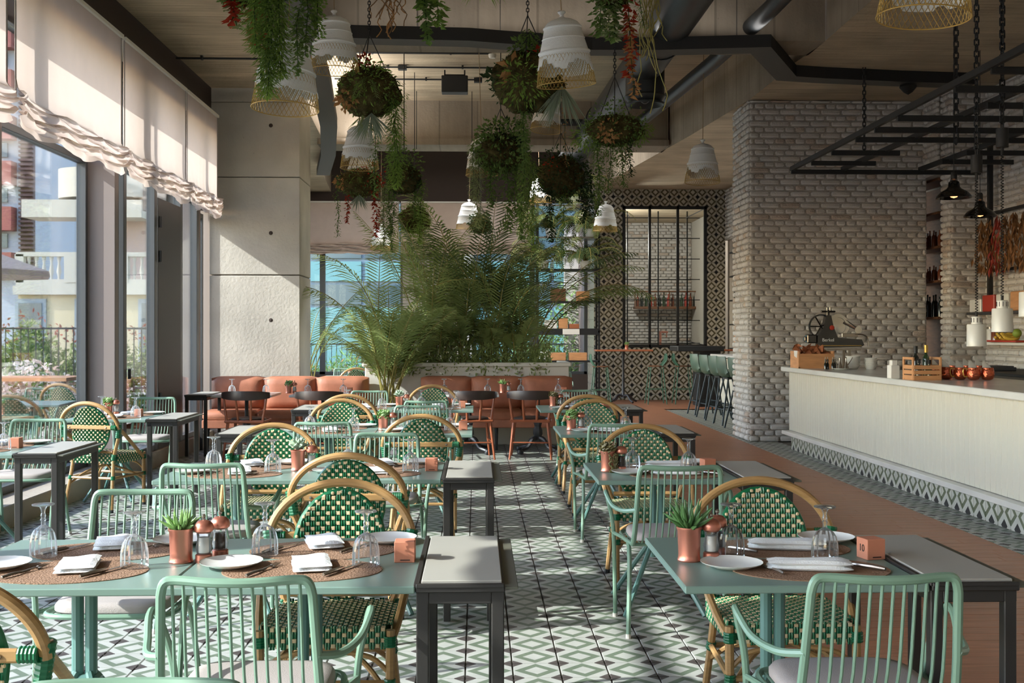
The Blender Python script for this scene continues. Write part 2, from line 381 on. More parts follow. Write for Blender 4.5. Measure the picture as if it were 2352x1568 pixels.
# wooden boards
BW = .118; n = 0; rest = MB(); proto = {}
for j in range(0, 212):
    y = j * BW
    if y < 2.6: continue
    if y > 20.5: x1 = 7.6
    else: x1 = XB
    x = XT - R.uniform(0, .9)
    while x < x1 - .01:
        L_ = 1.05; a = max(x, XT); e = min(x + L_, x1)
        if e - a > .02:
            if 5.0 < y < 13.5 and n < 300:
                q = MB(); q.box(((a + e) / 2, y + BW / 2, -.008 + .0006 * R.random()), (e - a - .0015, BW - .002, .016), bev=.002)
                q.build('floor_board', 'wood_floor', floor, smooth=None); n += 1
            else: rest.box(((a + e) / 2, y + BW / 2, -.008), (e - a - .0015, BW - .002, .016))
        x += L_
tag(rest.build('far_board', 'wood_floor', floor, smooth=None), kind='stuff')

# ---------------------------------------------------------------- ceiling and beams
def slab(name, poly, z0, z1):
    m = MB(); m.prism(poly, z0, z1); m.m = [0] + [1] * (len(m.f) - 1)
    return tag(m.build(name, ['ceiling', 'beamy'], smooth=None), kind='structure')
LE = [(-2.18, -5), (-2.2, 10.5), (-2.37, 15.4), (-2.5, 18), (-3.0, 21.5), (-3.25, 25)]
RE = [(3.63, -5), (3.63, 10.2), (3.65, 11.7), (3.60, 12.5), (3.60, 13.2), (3.57, 14.5), (3.30, 17.2), (2.69, 22.07), (2.5, 25.2)]
slab('ceiling_left', LE + [(-5, 25), (-5, 14.5), (-3.85, 14.5), (-3.85, -5)], ZL, 6.2)
slab('ceiling_right', RE[::-1] + [(8, -5), (8, 25.2)], ZC, 6.2)
b = MB(); b.box((.7, 3, 5.36), (7.6, 17, .3)); b.box((.7, 15.3, 5.36), (7.6, 6.5, .3)); struct('ceiling_coffer', b, 'ceiling')
b = MB(); b.box((.3, 21.6, 6.1), (8.2, 7.2, .2)); struct('ceiling_rear', b, 'ceiling')
b = MB(); b.box((.7, 11.87, 5.4), (5.9, .6, 1.84)); struct('trim_1_beam', b, 'beam')
b = MB(); b.box((.28, 18.5, 5.4), (5.72, .6, 1.84)); b.box((.28, 18.17, 4.53), (5.72, .08, .1)); struct('trim_2_beam', b, 'beam')

# ---------------------------------------------------------------- left wall with its glazing
b = MB()
b.box((-3.62, 4.8, 4.25), (.4, 19.6, .72)); tag(b.build('trim_3_header', 'dark', smooth=None), kind='structure')
b = MB(); b.box((-3.62, 4.75, .07), (.46, 19.5, .2), bev=.008); struct('baseboard_left', b, 'sill')
b = MB(); b.box((-4.15, 19.85, 4.6), (.3, 10.7, 3.2)); b.box((-4.15, 19.85, .1), (.3, 10.7, .3)); b.box((-3.75, 14.62, 2.5), (.7, .12, 5.4)); b.box((-4.15, 24.9, 1.6), (.3, .6, 3.2)); struct('wall_left', b, 'greywall')
PIERS = [(-2.3, .1), (.3, .1), (2.9, .1), (5.5, .1), (8.05, .1), (10.65, .1), (13.9, .09)]
for k, (y, t) in enumerate(PIERS):
    b = MB(); b.box((-3.575, y, 2.06), (.35 if k < 6 else .3, t, 3.8), bev=.006); struct('trim_%d_pier' % (k + 4), b, 'pier')
k = 0
def window(y0, y1, x, z0, z1, divs=(), transom=3.04, fm='frame', pn=True, fw=.05):
    global k
    k += 1
    b = MB()
    for y in (y0 + fw / 2, y1 - fw / 2) + tuple(divs): b.box((x, y, (z0 + z1) / 2), (.09, fw, z1 - z0), bev=.004)
    for z in [z0 + .03, z1 - .03] + ([transom] if transom else []): b.box((x, (y0 + y1) / 2, z), (.085, y1 - y0, .06), bev=.004)
    f = tag(b.build('window_%d' % k, fm, smooth=None), kind='structure')
    g = [y0] + list(divs) + [y1]
    for a, c in zip(g, g[1:]):
        for za, zb in ([(z0 + .06, transom - .03), (transom + .03, z1 - .06)] if transom else [(z0 + .06, z1 - .06)]):
            q = MB(); q.box((x, (a + c) / 2, (za + zb) / 2), (.008, c - a - fw * .9, zb - za)); q.build('pane', 'pane', f, smooth=None)
    return f
for a, c in zip(PIERS[:5], PIERS[1:6]): window(a[0] + .05, c[0] - .05, -3.70, .17, 3.92)
f = window(10.7, 13.86, -3.47, .17, 3.92, divs=(10.98, 12.02, 13.06), fw=.09)
b = MB(); b.box((-3.44, 12.56, 1.53), (.03, .92, 2.7), bev=.004); dl = b.build('door_1', 'frame', smooth=None); tag(dl, kind='structure')
dl.data.materials[0] = mat('door_leaf', (72, 70, 68), .55)
for z in (.72, 2.25, 2.62):
    b = MB(); b.tube([(-3.41, 12.14, z - .06), (-3.41, 12.14, z + .06)], .018, 10); b.box((-3.42, 12.18, z), (.012, .07, .09)); b.build('door_hinge', 'frame', dl)
b = MB(); b.box((-3.41, 11.06, 1.02), (.03, .03, .1), bev=.006); b.build('door_handle', 'black', dl)
window(14.7, 24.6, -4.1, .2, 3.0, divs=(17.2, 19.7, 22.2), transom=None)
window(13.96, 14.46, -3.56, .17, 2.95, transom=None)
b = MB(); b.box((-3.56, 14.2, 3.5), (.2, .6, 1.0)); struct('trim_20_infill', b, 'dark')

# column of board marked concrete in lifts
b = MB(); b.box((-2.87, 14.97, 2.3), (1.14, .86, 4.6)); col = struct('trim_21_column', b, 'greywall')
for z0, z1 in ((0, 2.165), (2.175, 3.43), (3.436, 4.4), (4.402, 4.6)):
    q = MB(); q.box((-2.865, 14.94, (z0 + z1) / 2), (1.16, .92, z1 - z0 - .004), bev=.006); q.build('concrete_panel', 'column', col, smooth=None)
for px, py in ((622, 288), (622, 535), (622, 735)):
    p = atY(px, py, 14.478); q = MB(); q.lathe([(.0, .004), (.017, .002), (.026, -.001)], 16, M4=Matrix.Rotation(PI / 2, 3, 'X')); q.lathe([(.012, -.003), (.0, -.003)], 12, M4=Matrix.Rotation(PI / 2, 3, 'X'))
    q.build('tie_hole', 'dark', col, loc=p)

# ---------------------------------------------------------------- back wall
YB = 25.0
b = MB(); b.box((-.6, YB + .1, 5.3), (7.2, .2, 1.9)); struct('wall_back', b, 'dark')
b = MB(); b.box((-1.0, YB + .05, 2.15), (1.3, .3, 4.3)); struct('trim_22_pillar', b, 'greywall')
b = MB(); b.box((-.8, YB + .1, .25), (7.2, .3, .5)); struct('baseboard_back', b, 'dark')
def backwin(x0, x1, divs):
    global k
    k += 1
    b = MB()
    for x in (x0, x1) + divs: b.box((x, YB + .1, 2.4), (.12, .1, 3.9))
    b.box(((x0 + x1) / 2, YB + .1, .52), (x1 - x0, .1, .08))
    f = tag(b.build('window_%d' % k, 'frame', smooth=None), kind='structure')
    g = [x0] + list(divs) + [x1]
    for a, c in zip(g, g[1:]):
        q = MB(); q.box(((a + c) / 2, YB + .1, 2.4), (c - a - .1, .01, 3.7)); q.build('pane', 'pane', f, smooth=None)
backwin(-3.98, -1.65, (-3.45,)); backwin(-.35, 2.48, (1.25,))

# ---------------------------------------------------------------- patterned tile wall with the framed opening
YT = 23.6; XA = 2.5; XE = 5.3; OX0, OX1, OZ0, OZ1 = 3.1, 4.9, 1.12, 4.12
b = MB()
b.box(((XA + OX0) / 2, YT + .14, 2.25), (OX0 - XA, .24, 4.5)); b.box(((XE + OX1) / 2, YT + .14, 2.25), (XE - OX1, .24, 4.5))
b.box(((OX0 + OX1) / 2, YT + .14, OZ0 / 2), (OX1 - OX0, .24, OZ0)); b.box(((OX0 + OX1) / 2, YT + .14, (OZ1 + 4.5) / 2), (OX1 - OX0, .24, 4.5 - OZ1))
b.box((XA + .02, 24.4, 2.25), (.04, 1.5, 4.5))
tw = struct('wall_tiled', b, 'grout')
def vtile(mb, a, z, e, zz, T=.2, g=.0015, c=.004):                    # a tile in the XZ plane facing -Y
    A = [(a + g, .01, z + g), (e - g, .01, z + g), (e - g, .01, zz - g), (a + g, .01, zz - g)]
    t = [(a + g + c, 0, z + g + c), (e - g - c, 0, z + g + c), (e - g - c, 0, zz - g - c), (a + g + c, 0, zz - g - c)]
    mb.add(A + t, [(4, 5, 6, 7)] + [(i, (i + 1) % 4, 4 + (i + 1) % 4, 4 + i) for i in range(4)])
wt = None
for i in range(14):
    for j in range(-1, 22):
        x = 2.5 + .2 * i; z = .12 + .2 * j; z0 = max(z, 0); z1 = min(z + .2, ZC)
        if x > OX0 - .05 and x < OX1 - .05 and z > OZ0 - .05 and z < OZ1 - .05: continue
        if z0 > z or z1 < z + .19:
            q = MB(); vtile(q, 0, z0 - z, .2, z1 - z); q.build('wall_tile', 'wall_tile', tw, loc=(x, YT, z), smooth=None); continue
        if wt is None: q = MB(); vtile(q, 0, 0, .2, .2); wt = q.build('wall_tile', 'wall_tile', tw, loc=(x, YT, z), smooth=None)
        else: link_copy(wt, 'wall_tile', tw, (x, YT, z))
q = MB()
for i in range(7):
    for j in range(0, 21):
        y = 23.6 + .2 * i; z = .12 + .2 * j
        m0 = MB(); vtile(m0, 0, 0, .2, .2); q.add([(XA - .01 + v[1], y + v[0], z + v[2]) for v in m0.v], [f_[::-1] for f_ in m0.f])
tag(q.build('edge_tile', 'side_tile', tw, smooth=None), kind='stuff')
# framed opening
k += 1; b = MB()
for x in (OX0 + .03, 3.68, 4.28, OX1 - .03): b.box((x, YT + .03, (OZ0 + OZ1) / 2), (.05 if x in (3.68, 4.28) else .06, .08, OZ1 - OZ0), bev=.003)
for z in (OZ0 + .03, OZ1 - .03): b.box(((OX0 + OX1) / 2, YT + .03, z), (OX1 - OX0, .08, .06), bev=.003)
fw = tag(b.build('window_%d' % k, 'black', smooth=None), kind='structure')
for a, c in ((OX0 + .06, 3.66), (3.70, 4.26), (4.30, OX1 - .06)):
    q = MB(); q.box(((a + c) / 2, YT + .04, (OZ0 + OZ1) / 2), (c - a, .008, OZ1 - OZ0 - .1)); q.build('pane', 'pane', fw, smooth=None)
q = MB(); yi = YT + .75
for x in (OX0 + .2, 3.98, 4.62): q.box((x, yi, 2.62), (.025, .025, 2.95))
for z in (3.95, 3.5, 3.05, 2.6, 2.15, 1.7, 1.2): q.box((4.0, yi, z), (1.8, .018, .018))
for sx in (OX0 + .05, OX1 - .05):
    for sz in (OZ0 + .05, OZ1 - .05): q.tube([(sx, YT + .05, sz), (sx + (.2 if sx < 4 else -.26), yi, sz + (-.12 if sz > 2 else .08))], .01, 6)
q.build('inner_grid', 'black', fw, smooth=None)

# ---------------------------------------------------------------- white brickwork
def brick_mesh(mb, x, z, w_, h_, d=.022, bev=.014):                   # facing -Y at y=0
    mb.box((x + w_ / 2, d / 2 - R.uniform(.004, .014), z + h_ / 2), (w_, d + .03, h_), bev=bev, jit=.0028)
def bricks(parent, W, Ht, place, singles=None, lim=300, hb=.0765, off=0):
    # place: Matrix taking (x along the wall, 0, z) to the world; singles: (z0, z1) band of bricks built one by one
    rest = MB(); n = 0; protos = {}
    rows = int(Ht / hb)
    for r in range(rows + 1):
        z = r * hb; h_ = min(hb, Ht - z) - .016
        if h_ < .02: continue
        L_ = .27 if r % 2 == 0 else .135; x = -(.135 if r % 4 == 0 else (.0675 if r % 2 else 0)) + off
        while x < W:
            a = max(x, 0); e = min(x + L_, W)
            if e - a > .03:
                full = e - a > L_ - .001 and h_ > hb - .02
                if singles and singles[0] < z < singles[1] and n < lim:
                    key = (round(L_, 3), R.randrange(6)) if full else None
                    M4 = place @ Matrix.Translation((a, 0, z))
                    if key and key in protos: o = link_copy(protos[key], 'brick', parent, (0, 0, 0))
                    else:
                        q = MB(); brick_mesh(q, .009, .008, e - a - .018, h_); o = q.build('brick', 'brick' if (n % 9) else 'brick2', parent, smooth=60)
                        if key: protos[key] = o
                    o.matrix_local = M4; n += 1
                else:
                    q = MB(); brick_mesh(q, a + .009, z + .008, e - a - .018, h_)
                    rest.mi = 1 if R.random() < .14 else 0
                    rest.add([place @ Vector(v) for v in q.v], q.f)
            x += L_
    if rest.f: tag(rest.build('far_brick' if singles else 'brick_courses', ['brick', 'brick2'], parent, smooth=60), kind='stuff')
PX0 = 3.57; PX1 = 5.93; PY = 14.5
b = MB(); b.box(((PX0 + PX1) / 2 + .01, PY + .46, ZC / 2), (PX1 - PX0 - .02, .86, ZC)); wp = struct('wall_brick_pier', b, 'mortar')
bricks(wp, PX1 - PX0, ZC, Matrix.Translation((PX0, PY + .015, 0)), singles=(1.15, 3.05))
side = Matrix.Rotation(-PI / 2, 4, 'Z')                               # wall facing -X, running away from the camera
bricks(wp, .88, ZC, Matrix.Translation((PX0 + .005, PY + .9, 0)) @ side)
b = MB(); b.box((PX1 + .12, 14.9, 3.97), (.3, 1.6, 1.02)); b.box((PX1 + .27, 13.93, ZC / 2), (.5, .26, ZC)); b.box((6.55, 10, ZC / 2), (.3, 8, ZC)); b.box((6.55, 15.6, ZC / 2), (.3, 3.6, ZC))
b.box((6.55, .5, ZC / 2), (.3, 11.5, ZC)); wr = struct('wall_right', b, 'mortar')
bricks(wr, .54, 1.0, Matrix.Translation((PX1 - .03, 14.6, 3.47)) @ side)
bricks(wr, .3, ZC, Matrix.Translation((PX1 + .01, 14.07, 0)) @ side)
bricks(wr, .5, ZC, Matrix.Translation((PX1 + .0, 13.79, 0)))
bricks(wr, 3.9, ZC, Matrix.Translation((6.395, 13.8, 0)) @ side)
b = MB(); b.box((XE + .12, 21.9, 3.95), (.2, 3.6, 1.1)); b.box((XE + .5, 21.5, 2.2), (.1, 4.4, 4.5)); ws = struct('wall_side', b, 'mortar')
bricks(ws, 3.4, 1.05, Matrix.Translation((XE + .01, 23.6, 3.42)) @ side)
# room seen through the framed opening
b = MB(); b.box((4.2, 28, 2.1), (4, .2, 4.3)); wf = struct('wall_far', b, 'mortar'); bricks(wf, 2.6, 4.2, Matrix.Translation((2.8, 27.87, 0)))
b = MB(); b.box((5.5, 25.8, 2.1), (.2, 4.4, 4.3)); struct('wall_far_side', b, 'white')
b = MB(); b.box((4.1, 25.9, 4.25), (3.2, 4.2, .1)); struct('ceiling_far', b, 'ceiling')
b = MB(); b.box((2.6, 26.6, 2.1), (.1, 2.8, 4.3)); b.box((4.1, 25.9, -.05), (3.2, 4.4, .1)); struct('wall_far_left', b, 'dark')
pl = bpy.data.lights.new('back_room_fill', 'POINT'); pl.energy = 130; pl.shadow_soft_size = .15; pl.color = (1, .93, .84); o = bpy.data.objects.new('back_room_fill', pl); C.objects.link(o); o.location = (2.92, 24.7, 3.4)  # added point light, out of sight behind the tiles, brightens this room
# room behind the camera
b = MB(); b.box((1.5, -4.9, 2.5), (11, .2, 5)); struct('wall_front', b, 'greywall')
# ---------------------------------------------------------------- furniture builders
ZTOP = .705
def wrap_ring(mb, p, q, r, turns=7):                                  # cane binding round a joint
    p = Vector(p); q = Vector(q)
    N = turns * 2
    pts = [p.lerp(q, i / N) for i in range(N + 1)]
    mb.tube(pts, [r * (1.08 if i % 2 else .97) for i in range(N + 1)], 9)
def weave(mb, cells, cell, P, d=.004):
    # cells: list of (i, j); P(u, v, h) -> point; green double strands with cream squares on every second crossing
    for i, j in cells:
        u = i * cell; v = j * cell
        if (i + j) % 2 == 0:
            mb.mi = 1; a = cell * .11; e = cell * .89; k = cell * .2
            mb.add([P(u + a, v + a, 0), P(u + e, v + a, 0), P(u + e, v + e, 0), P(u + a, v + e, 0),
                    P(u + k, v + k, d), P(u + e - k + a, v + k, d), P(u + e - k + a, v + e - k + a, d), P(u + k, v + e - k + a, d)],
                   [(4, 5, 6, 7), (0, 1, 5, 4), (1, 2, 6, 5), (2, 3, 7, 6), (3, 0, 4, 7)])
        else:
            mb.mi = 0; h = cell / 2
            for s in (0, 1):
                a = u + s * h + .0006; c = u + (s + 1) * h - .0006; m = (a + c) / 2; v0 = v - cell * .12; v1 = v + cell * 1.12; dd = d * 1.7
                mb.add([P(a, v0, 0), P(m, v0, dd * .4), P(c, v0, 0), P(a, v + h, dd * .3), P(m, v + h, dd), P(c, v + h, dd * .3), P(a, v1, 0), P(m, v1, dd * .4), P(c, v1, 0)],
                       [(0, 1, 4, 3), (1, 2, 5, 4), (3, 4, 7, 6), (4, 5, 8, 7)])
def make_rattan():
    t = thing('rattan_chair', 'green and cream woven rattan bistro chair', 'chair')
    hoop = []
    for i in range(25):
        g = PI * i / 24; hoop.append((.262 * math.cos(g), -.22 - .05 * math.sin(g), .66 + .205 * math.sin(g)))
    q = MB(); q.tube(spts(hoop, 2), .0165, 10); q.build('hoop', 'rattan', t)
    for s in (-1, 1):
        q = MB(); q.tube(spts([(s * .262, -.215, .70), (s * .255, -.21, .61), (s * .2, -.185, .46), (s * .185, -.18, .38), (s * .215, -.25, .0)], 5), .0145, 8); lg = q.build('leg', 'rattan', t)
        for a_, b_, r_, n_ in (((s * .264, -.218, .70), (s * .245, -.208, .59), .0215, 8), ((s * .2, -.19, .455), (s * .187, -.182, .41), .019, 4), ((s * .191, -.195, .28), (s * .194, -.203, .25), .0175, 3), ((s * .25, -.235, .672), (s * .205, -.237, .672), .0195, 5)):
            q = MB(); wrap_ring(q, a_, b_, r_, n_); q.build('binding', 'wgreen', t)
        q = MB(); q.tube([(s * .213, -.246, .022), (s * .215, -.25, .0)], .016, 8); q.build('foot', 'black', lg)
        q = MB(); q.tube(spts([(s * .262, -.205, .66), (s * .262, -.1, .58), (s * .235, .1, .45), (s * .215, .19, .40)], 5), .0145, 8); q.build('arm_strut', 'rattan', t)
        q = MB(); q.tube([(s * .215, .2, .44), (s * .213, .205, .0)], .0155, 8); lg = q.build('leg', 'rattan', t)
        q = MB(); q.tube([(s * .213, .205, .022), (s * .213, .205, .0)], .017, 8); q.build('foot', 'black', lg)
        q = MB(); wrap_ring(q, (s * .214, .202, .42), (s * .214, .203, .385), .021, 4); q.build('binding', 'wgreen', t)
        q = MB(); wrap_ring(q, (s * .213, .204, .28), (s * .213, .204, .25), .019, 3); q.build('binding', 'wgreen', t)
    q = MB(); q.box((0, -.243, .672), (.42, .016, .034), bev=.006); q.build('crossbar', 'rattan', t)
    q = MB()
    for s in (-1, 1): q.lathe([(0, .004), (.006, .003), (.007, 0)], 8, c=(s * .165, -.252, .672), M4=Matrix.Rotation(PI / 2, 3, 'X'))
    q.build('bolt', 'steel', t)
    q = MB(); q.tube([(-.185, -.185, .475), (.185, -.185, .475)], .0135, 8); q.build('back_rail', 'rattan', t)
    # oval woven back: front and rear faces, curved
    cell = .0182; cells = []
    for i in range(-10, 10):
        for j in range(-12, 12):
            if ((i + .5) * cell / .158) ** 2 + ((j + .5) * cell / .192) ** 2 < 1.0: cells.append((i, j))
    q = MB(); cv = lambda u, v: -.232 + 1.1 * u * u - .12 * v * v * 4
    weave(q, cells, cell, lambda u, v, h: (u, cv(u, v) + .011 + h, .64 + v))
    weave(q, cells, cell, lambda u, v, h: (-u, cv(u, v) - .009 - h, .64 + v)); tag(q.build('woven_back', ['wgreen', 'wcream'], t), kind='stuff')
    q = MB(); ring = [(.160 * math.cos(2 * PI * i / 32), 0, .64 + .194 * math.sin(2 * PI * i / 32)) for i in range(32)]
    ring = [(x, cv(x, z - .64), z) for x, y, z in ring]; q.tube(ring, .0125, 8, closed=True); q.build('back_rim', 'wgreen', t)
    q = MB()
    for i in range(0, 32, 1):
        x, y, z = ring[i]; q.box((x, y + .001, z), (.012, .029, .012), bev=.003)
    tag(q.build('rim_stitch', 'wcream', t), kind='stuff')
    # woven seat
    cell = .0182; cells = [(i, j) for i in range(-12, 12) for j in range(-11, 11) if abs(i + .5) ** 4 / 12 ** 4 + abs(j + .5) ** 4 / 11 ** 4 < 1.15]
    q = MB(); weave(q, cells, cell, lambda u, v, h: (u, .01 + v, .452 + h - .25 * (u * u + v * v) * .4), .003)
    for s in (-1, 1):
        sc = [(i, j) for i in range(-11, 11) for j in range(0, 4)]
        weave(q, sc, cell, lambda u, v, h: (s * u, .01 + s * (.196 + h), .38 + v), .003)
        sc = [(i, j) for i in range(-10, 10) for j in range(0, 4)]
        weave(q, sc, cell, lambda u, v, h: (s * (.216 + h), .01 - s * u, .38 + v), .003)
    tag(q.build('woven_seat', ['wgreen', 'wcream'], t), kind='stuff')
    q = MB(); q.box((0, .01, .413), (.425, .385, .066), bev=.02); q.build('seat_core', 'wgreen', t)
    q = MB()
    for z in (.265,):
        q.tube([(-.193, -.2, z), (.193, -.2, z)], .011, 7); q.tube([(-.214, .203, z), (.214, .203, z)], .011, 7)
        for s in (-1, 1): q.tube([(s * .193, -.2, z), (s * .214, .203, z)], .011, 7)
    q.build('stretcher', 'rattan', t)
    q = MB()
    for s in (-1, 1):
        q.tube(spts([(s * .21, .2, .22), (s * .12, .1, .30), (0, 0, .345), (-s * .12, -.1, .30), (-s * .19, -.2, .22)], 4), .0095, 7)
        q.tube(spts([(s * .21, .2, .30), (s * .15, .2, .35), (s * .05, .2, .37)], 4), .009, 7)
    q.build('brace', 'rattan', t)
    return t
def make_mint():
    t = thing('metal_armchair', 'mint green metal armchair with spindle back', 'chair')
    q = MB(); q.tube(spts([(-.205, -.13, .425), (-.203, -.19, .50), (-.19, -.235, .76)], 3)[:-1] + spts([(-.19, -.235, .76), (-.18, -.24, .792), (-.15, -.242, .80), (-.05, -.262, .797), (.05, -.262, .797), (.15, -.242, .80), (.18, -.24, .792), (.19, -.235, .76)], 4)[:-1] + spts([(.19, -.235, .76), (.203, -.19, .50), (.205, -.13, .425)], 3), .0125, 9)
    q.build('back_frame', 'mint', t)
    n = 12; sp = None
    for i in range(n):
        x = -.162 + .324 * i / (n - 1); yt = -.242 - .02 * (1 - (x / .17) ** 2)
        q = MB(); q.tube(spts([(x * .985, yt, .797), (x * .99, yt + .012, .74), (x, -.205 - .01 * (1 - (x / .17) ** 2), .55), (x, -.165, .455), (x, -.12, .425)], 3), .0045, 6); q.build('spindle', 'mint', t)
    q = MB()
    for i in range(13):
        x = -.2 + .4 * i / 12; q.tube([(x, -.13, .424), (x, .19, .43)], .0035, 5)
    q.tube(spts([(-.2, -.13, .424), (-.225, .05, .424), (-.2, .2, .43), (0, .225, .43), (.2, .2, .43), (.225, .05, .424), (.2, -.13, .424)], 6), .010, 8)
    q.tube([(-.2, -.13, .424), (.2, -.13, .424)], .009, 8); q.build('seat_grid', 'mint', t)
    for s in (-1, 1):
        q = MB(); q.tube(spts([(s * .197, -.215, .60), (s * .25, -.14, .585), (s * .285, -.02, .59), (s * .305, .06, .63), (s * .305, .105, .64), (s * .292, .13, .60), (s * .26, .16, .43), (s * .245, .21, .0)], 6), .011, 8); lg = q.build('arm', 'mint', t)
        q = MB(); q.tube([(s * .246, .207, .02), (s * .245, .21, .0)], .0125, 8); q.build('foot', 'white', lg)
        q = MB(); q.tube(spts([(s * .21, .02, .422), (s * .215, -.07, .405), (s * .22, -.13, .30), (s * .235, -.20, .0)], 5), .011, 8); lg = q.build('leg', 'mint', t)
        q = MB(); q.tube([(s * .234, -.197, .02), (s * .235, -.20, .0)], .0125, 8); q.build('foot', 'white', lg)
        q = MB(); q.tube([(s * .225, .05, .424), (s * .262, .155, .43)], .009, 7); q.build('bracket', 'mint', t)
    q = MB(); n = 28; out = []
    for (sc, z) in ((.95, .433), (1, .440), (1.0, .456), (.955, .468), (.8, .472)):
        out.append([(.205 * sc * (abs(math.cos(g)) ** .45) * (1 if math.cos(g) > 0 else -1), .035 + .175 * sc * (abs(math.sin(g)) ** .45) * (1 if math.sin(g) > 0 else -1), z) for g in [2 * PI * i / n + .01 for i in range(n)]])
    vs = [p for r_ in out for p in r_]; fs = [tuple(range(n - 1, -1, -1)), tuple((4 * n + i) for i in range(n))]
    for a in range(4):
        for i in range(n): fs.append((a * n + i, a * n + (i + 1) % n, (a + 1) * n + (i + 1) % n, (a + 1) * n + i))
    q.add(vs, fs); q.build('cushion', 'cushion', t, smooth=50)
    return t
def make_wood():
    t = thing('wooden_armchair', 'red wood chair with dark leather back band', 'chair')
    q = MB(); N = 16; vs = []; fs = []
    for i in range(N + 1):
        g = -1 + 2 * i / N; x = .27 * g; y = -.265 + .13 * g * g; hh = .052 * (1 - .35 * abs(g) ** 3)
        for (dy, dz) in ((-.014, -hh), (-.022, 0), (-.014, hh), (.012, hh * .9), (.018, 0), (.012, -hh * .9)): vs.append((x, y + dy, .725 + dz))
    for i in range(N):
        for k_ in range(6): fs.append((i * 6 + k_, i * 6 + (k_ + 1) % 6, (i + 1) * 6 + (k_ + 1) % 6, (i + 1) * 6 + k_))
    fs += [tuple(range(5, -1, -1)), tuple(N * 6 + i for i in range(6))]; q.add(vs, fs); q.build('back_band', 'dleather', t, smooth=60)
    for x, xt in ((-.2, -.24), (-.07, -.085), (.07, .085), (.2, .24)):
        q = MB(); yb = -.19; yt = -.262 + .13 * (xt / .27) ** 2 - .002
        q.tube([(x, yb, .43), ((x + xt) / 2, (yb + yt) / 2, .56), (xt, yt, .70)], [.014, .015, .011], 7); q.build('back_slat', 'redwood', t)
    q = MB(); q.tube(spts([(-.215, -.19, .432), (-.22, .1, .432), (-.16, .2, .432), (.16, .2, .432), (.22, .1, .432), (.215, -.19, .432)], 5), .016, 8); q.tube([(-.215, -.19, .432), (.215, -.19, .432)], .018, 8); q.build('seat_frame', 'redwood', t)
    q = MB(); q.lathe([(0, .474), (.15, .47), (.19, .46), (.2, .445), (.19, .435), (0, .435)], 24, c=(0, 0, 0)); q.build('seat_pad', 'dleather', t)
    for sx in (-1, 1):
        for sy in (-1, 1):
            q = MB(); q.tube([(sx * .19, sy * .17, .43), (sx * .235, sy * .225, 0)], [.018, .011], 8); q.build('leg', 'redwood', t)
    q = MB(); q.tube([(-.215, -.2, .19), (.215, -.2, .19)], .009, 6)
    for s in (-1, 1): q.tube([(s * .213, -.2, .2), (s * .213, .2, .2)], .009, 6)
    q.build('stretcher', 'redwood', t)
    return t
rattan_p = Proto(make_rattan); mint_p = Proto(make_mint); wood_p = Proto(make_wood)
def chair(p, kind, px, py, zt, away, label, group, turn=0, xy=None):
    # px, py: centre of the top rail in the photograph; away: the back is turned to the camera
    if xy is None:
        q = at(px, py, zt); xy = (q.x, q.y)
    s = 1 if away else -1
    return p.put((xy[0], xy[1] + s * .245, 0), (0 if away else PI) + turn, label, group)
GR = 'woven rattan bistro chairs'; GM = 'mint metal armchairs'
def rc(px, py, away, label, **k): return chair(rattan_p, 'r', px, py, .865, away, label, GR, **k)
def mc(px, py, away, label, **k): return chair(mint_p, 'm', px, py, .80, away, label, GM, **k)
rc(0, 0, True, 'rattan chair cut by the left frame edge at the nearest table', xy=(-1.27, 2.62), turn=.0)
mc(562, 1322, True, 'mint armchair in front of the nearest left table, back to us', xy=(-.605, 2.82))
mc(390, 1548, False, 'mint armchair of which only the top rail shows at bottom left', xy=(-.60, 1.98))
mc(333, 1117, False, 'mint armchair on the far side of the nearest left table, facing us', xy=(-1.3, 4.4))
rc(797, 1105, False, 'rattan chair on the far side of the nearest left table, facing us', xy=(-.50, 4.14))
rc(803, 1045, True, 'rattan chair with its back to us, between first and second left tables', xy=(-.59, 5.10))
mc(478, 1064, True, 'mint armchair at the near side of the second left table, back to us', xy=(-1.29, 5.28))
rc(625, 978, False, 'rattan chair on the far side of the second left table, left half', xy=(-1.22, 6.75))
mc(888, 992, False, 'mint armchair on the far side of the second left table, right half', xy=(-.55, 6.85))
rc(968, 955, True, 'rattan chair with its back to us at the third left table', xy=(-.37, 7.5))
mc(745, 965, True, 'mint armchair with its back to us at the third left table', xy=(-1.06, 7.7))
rc(778, 918, False, 'rattan chair on the far side of the third left table', xy=(-1.12, 9.25))
mc(962, 930, False, 'mint armchair on the far side of the third left table', xy=(-.50, 9.45))
rc(800, 906, True, 'rattan chair at the near side of the fourth left table, back to us', xy=(-1.15, 9.98))
mc(975, 915, True, 'mint armchair at the near side of the fourth left table, back to us', xy=(-.46, 10.1))
mc(846, 892, False, 'mint armchair behind the fourth left table, before the first sofa', xy=(-1.14, 11.9))
rc(992, 886, False, 'rattan chair behind the fourth left table, before the second sofa', xy=(-.46, 11.75))
mc(2045, 1335, True, 'mint armchair in the right foreground at the table marked ten', xy=(1.04, 2.80))
rc(1743, 1098, False, 'rattan chair on the far side of the table marked ten', xy=(1.06, 4.15))
mc(1568, 1075, True, 'mint armchair at the near side of the second right table', xy=(.94, 5.12))
rc(1484, 980, False, 'rattan chair on the far side of the second right table', xy=(.99, 6.6))
mc(1410, 968, True, 'mint armchair at the near side of the third right table', xy=(.95, 7.5))
rc(1370, 920, False, 'rattan chair on the far side of the third right table', xy=(.97, 9.1))
rc(1350, 908, True, 'rattan chair at the near side of the fourth right table, back to us', xy=(.98, 9.85))
mc(1336, 893, False, 'mint armchair behind the fourth right table, before the second sofa', xy=(1.10, 12.0))
mc(88, 952, False, 'mint armchair facing us at the nearer window table', xy=(-3.12, 8.05), turn=-.0)
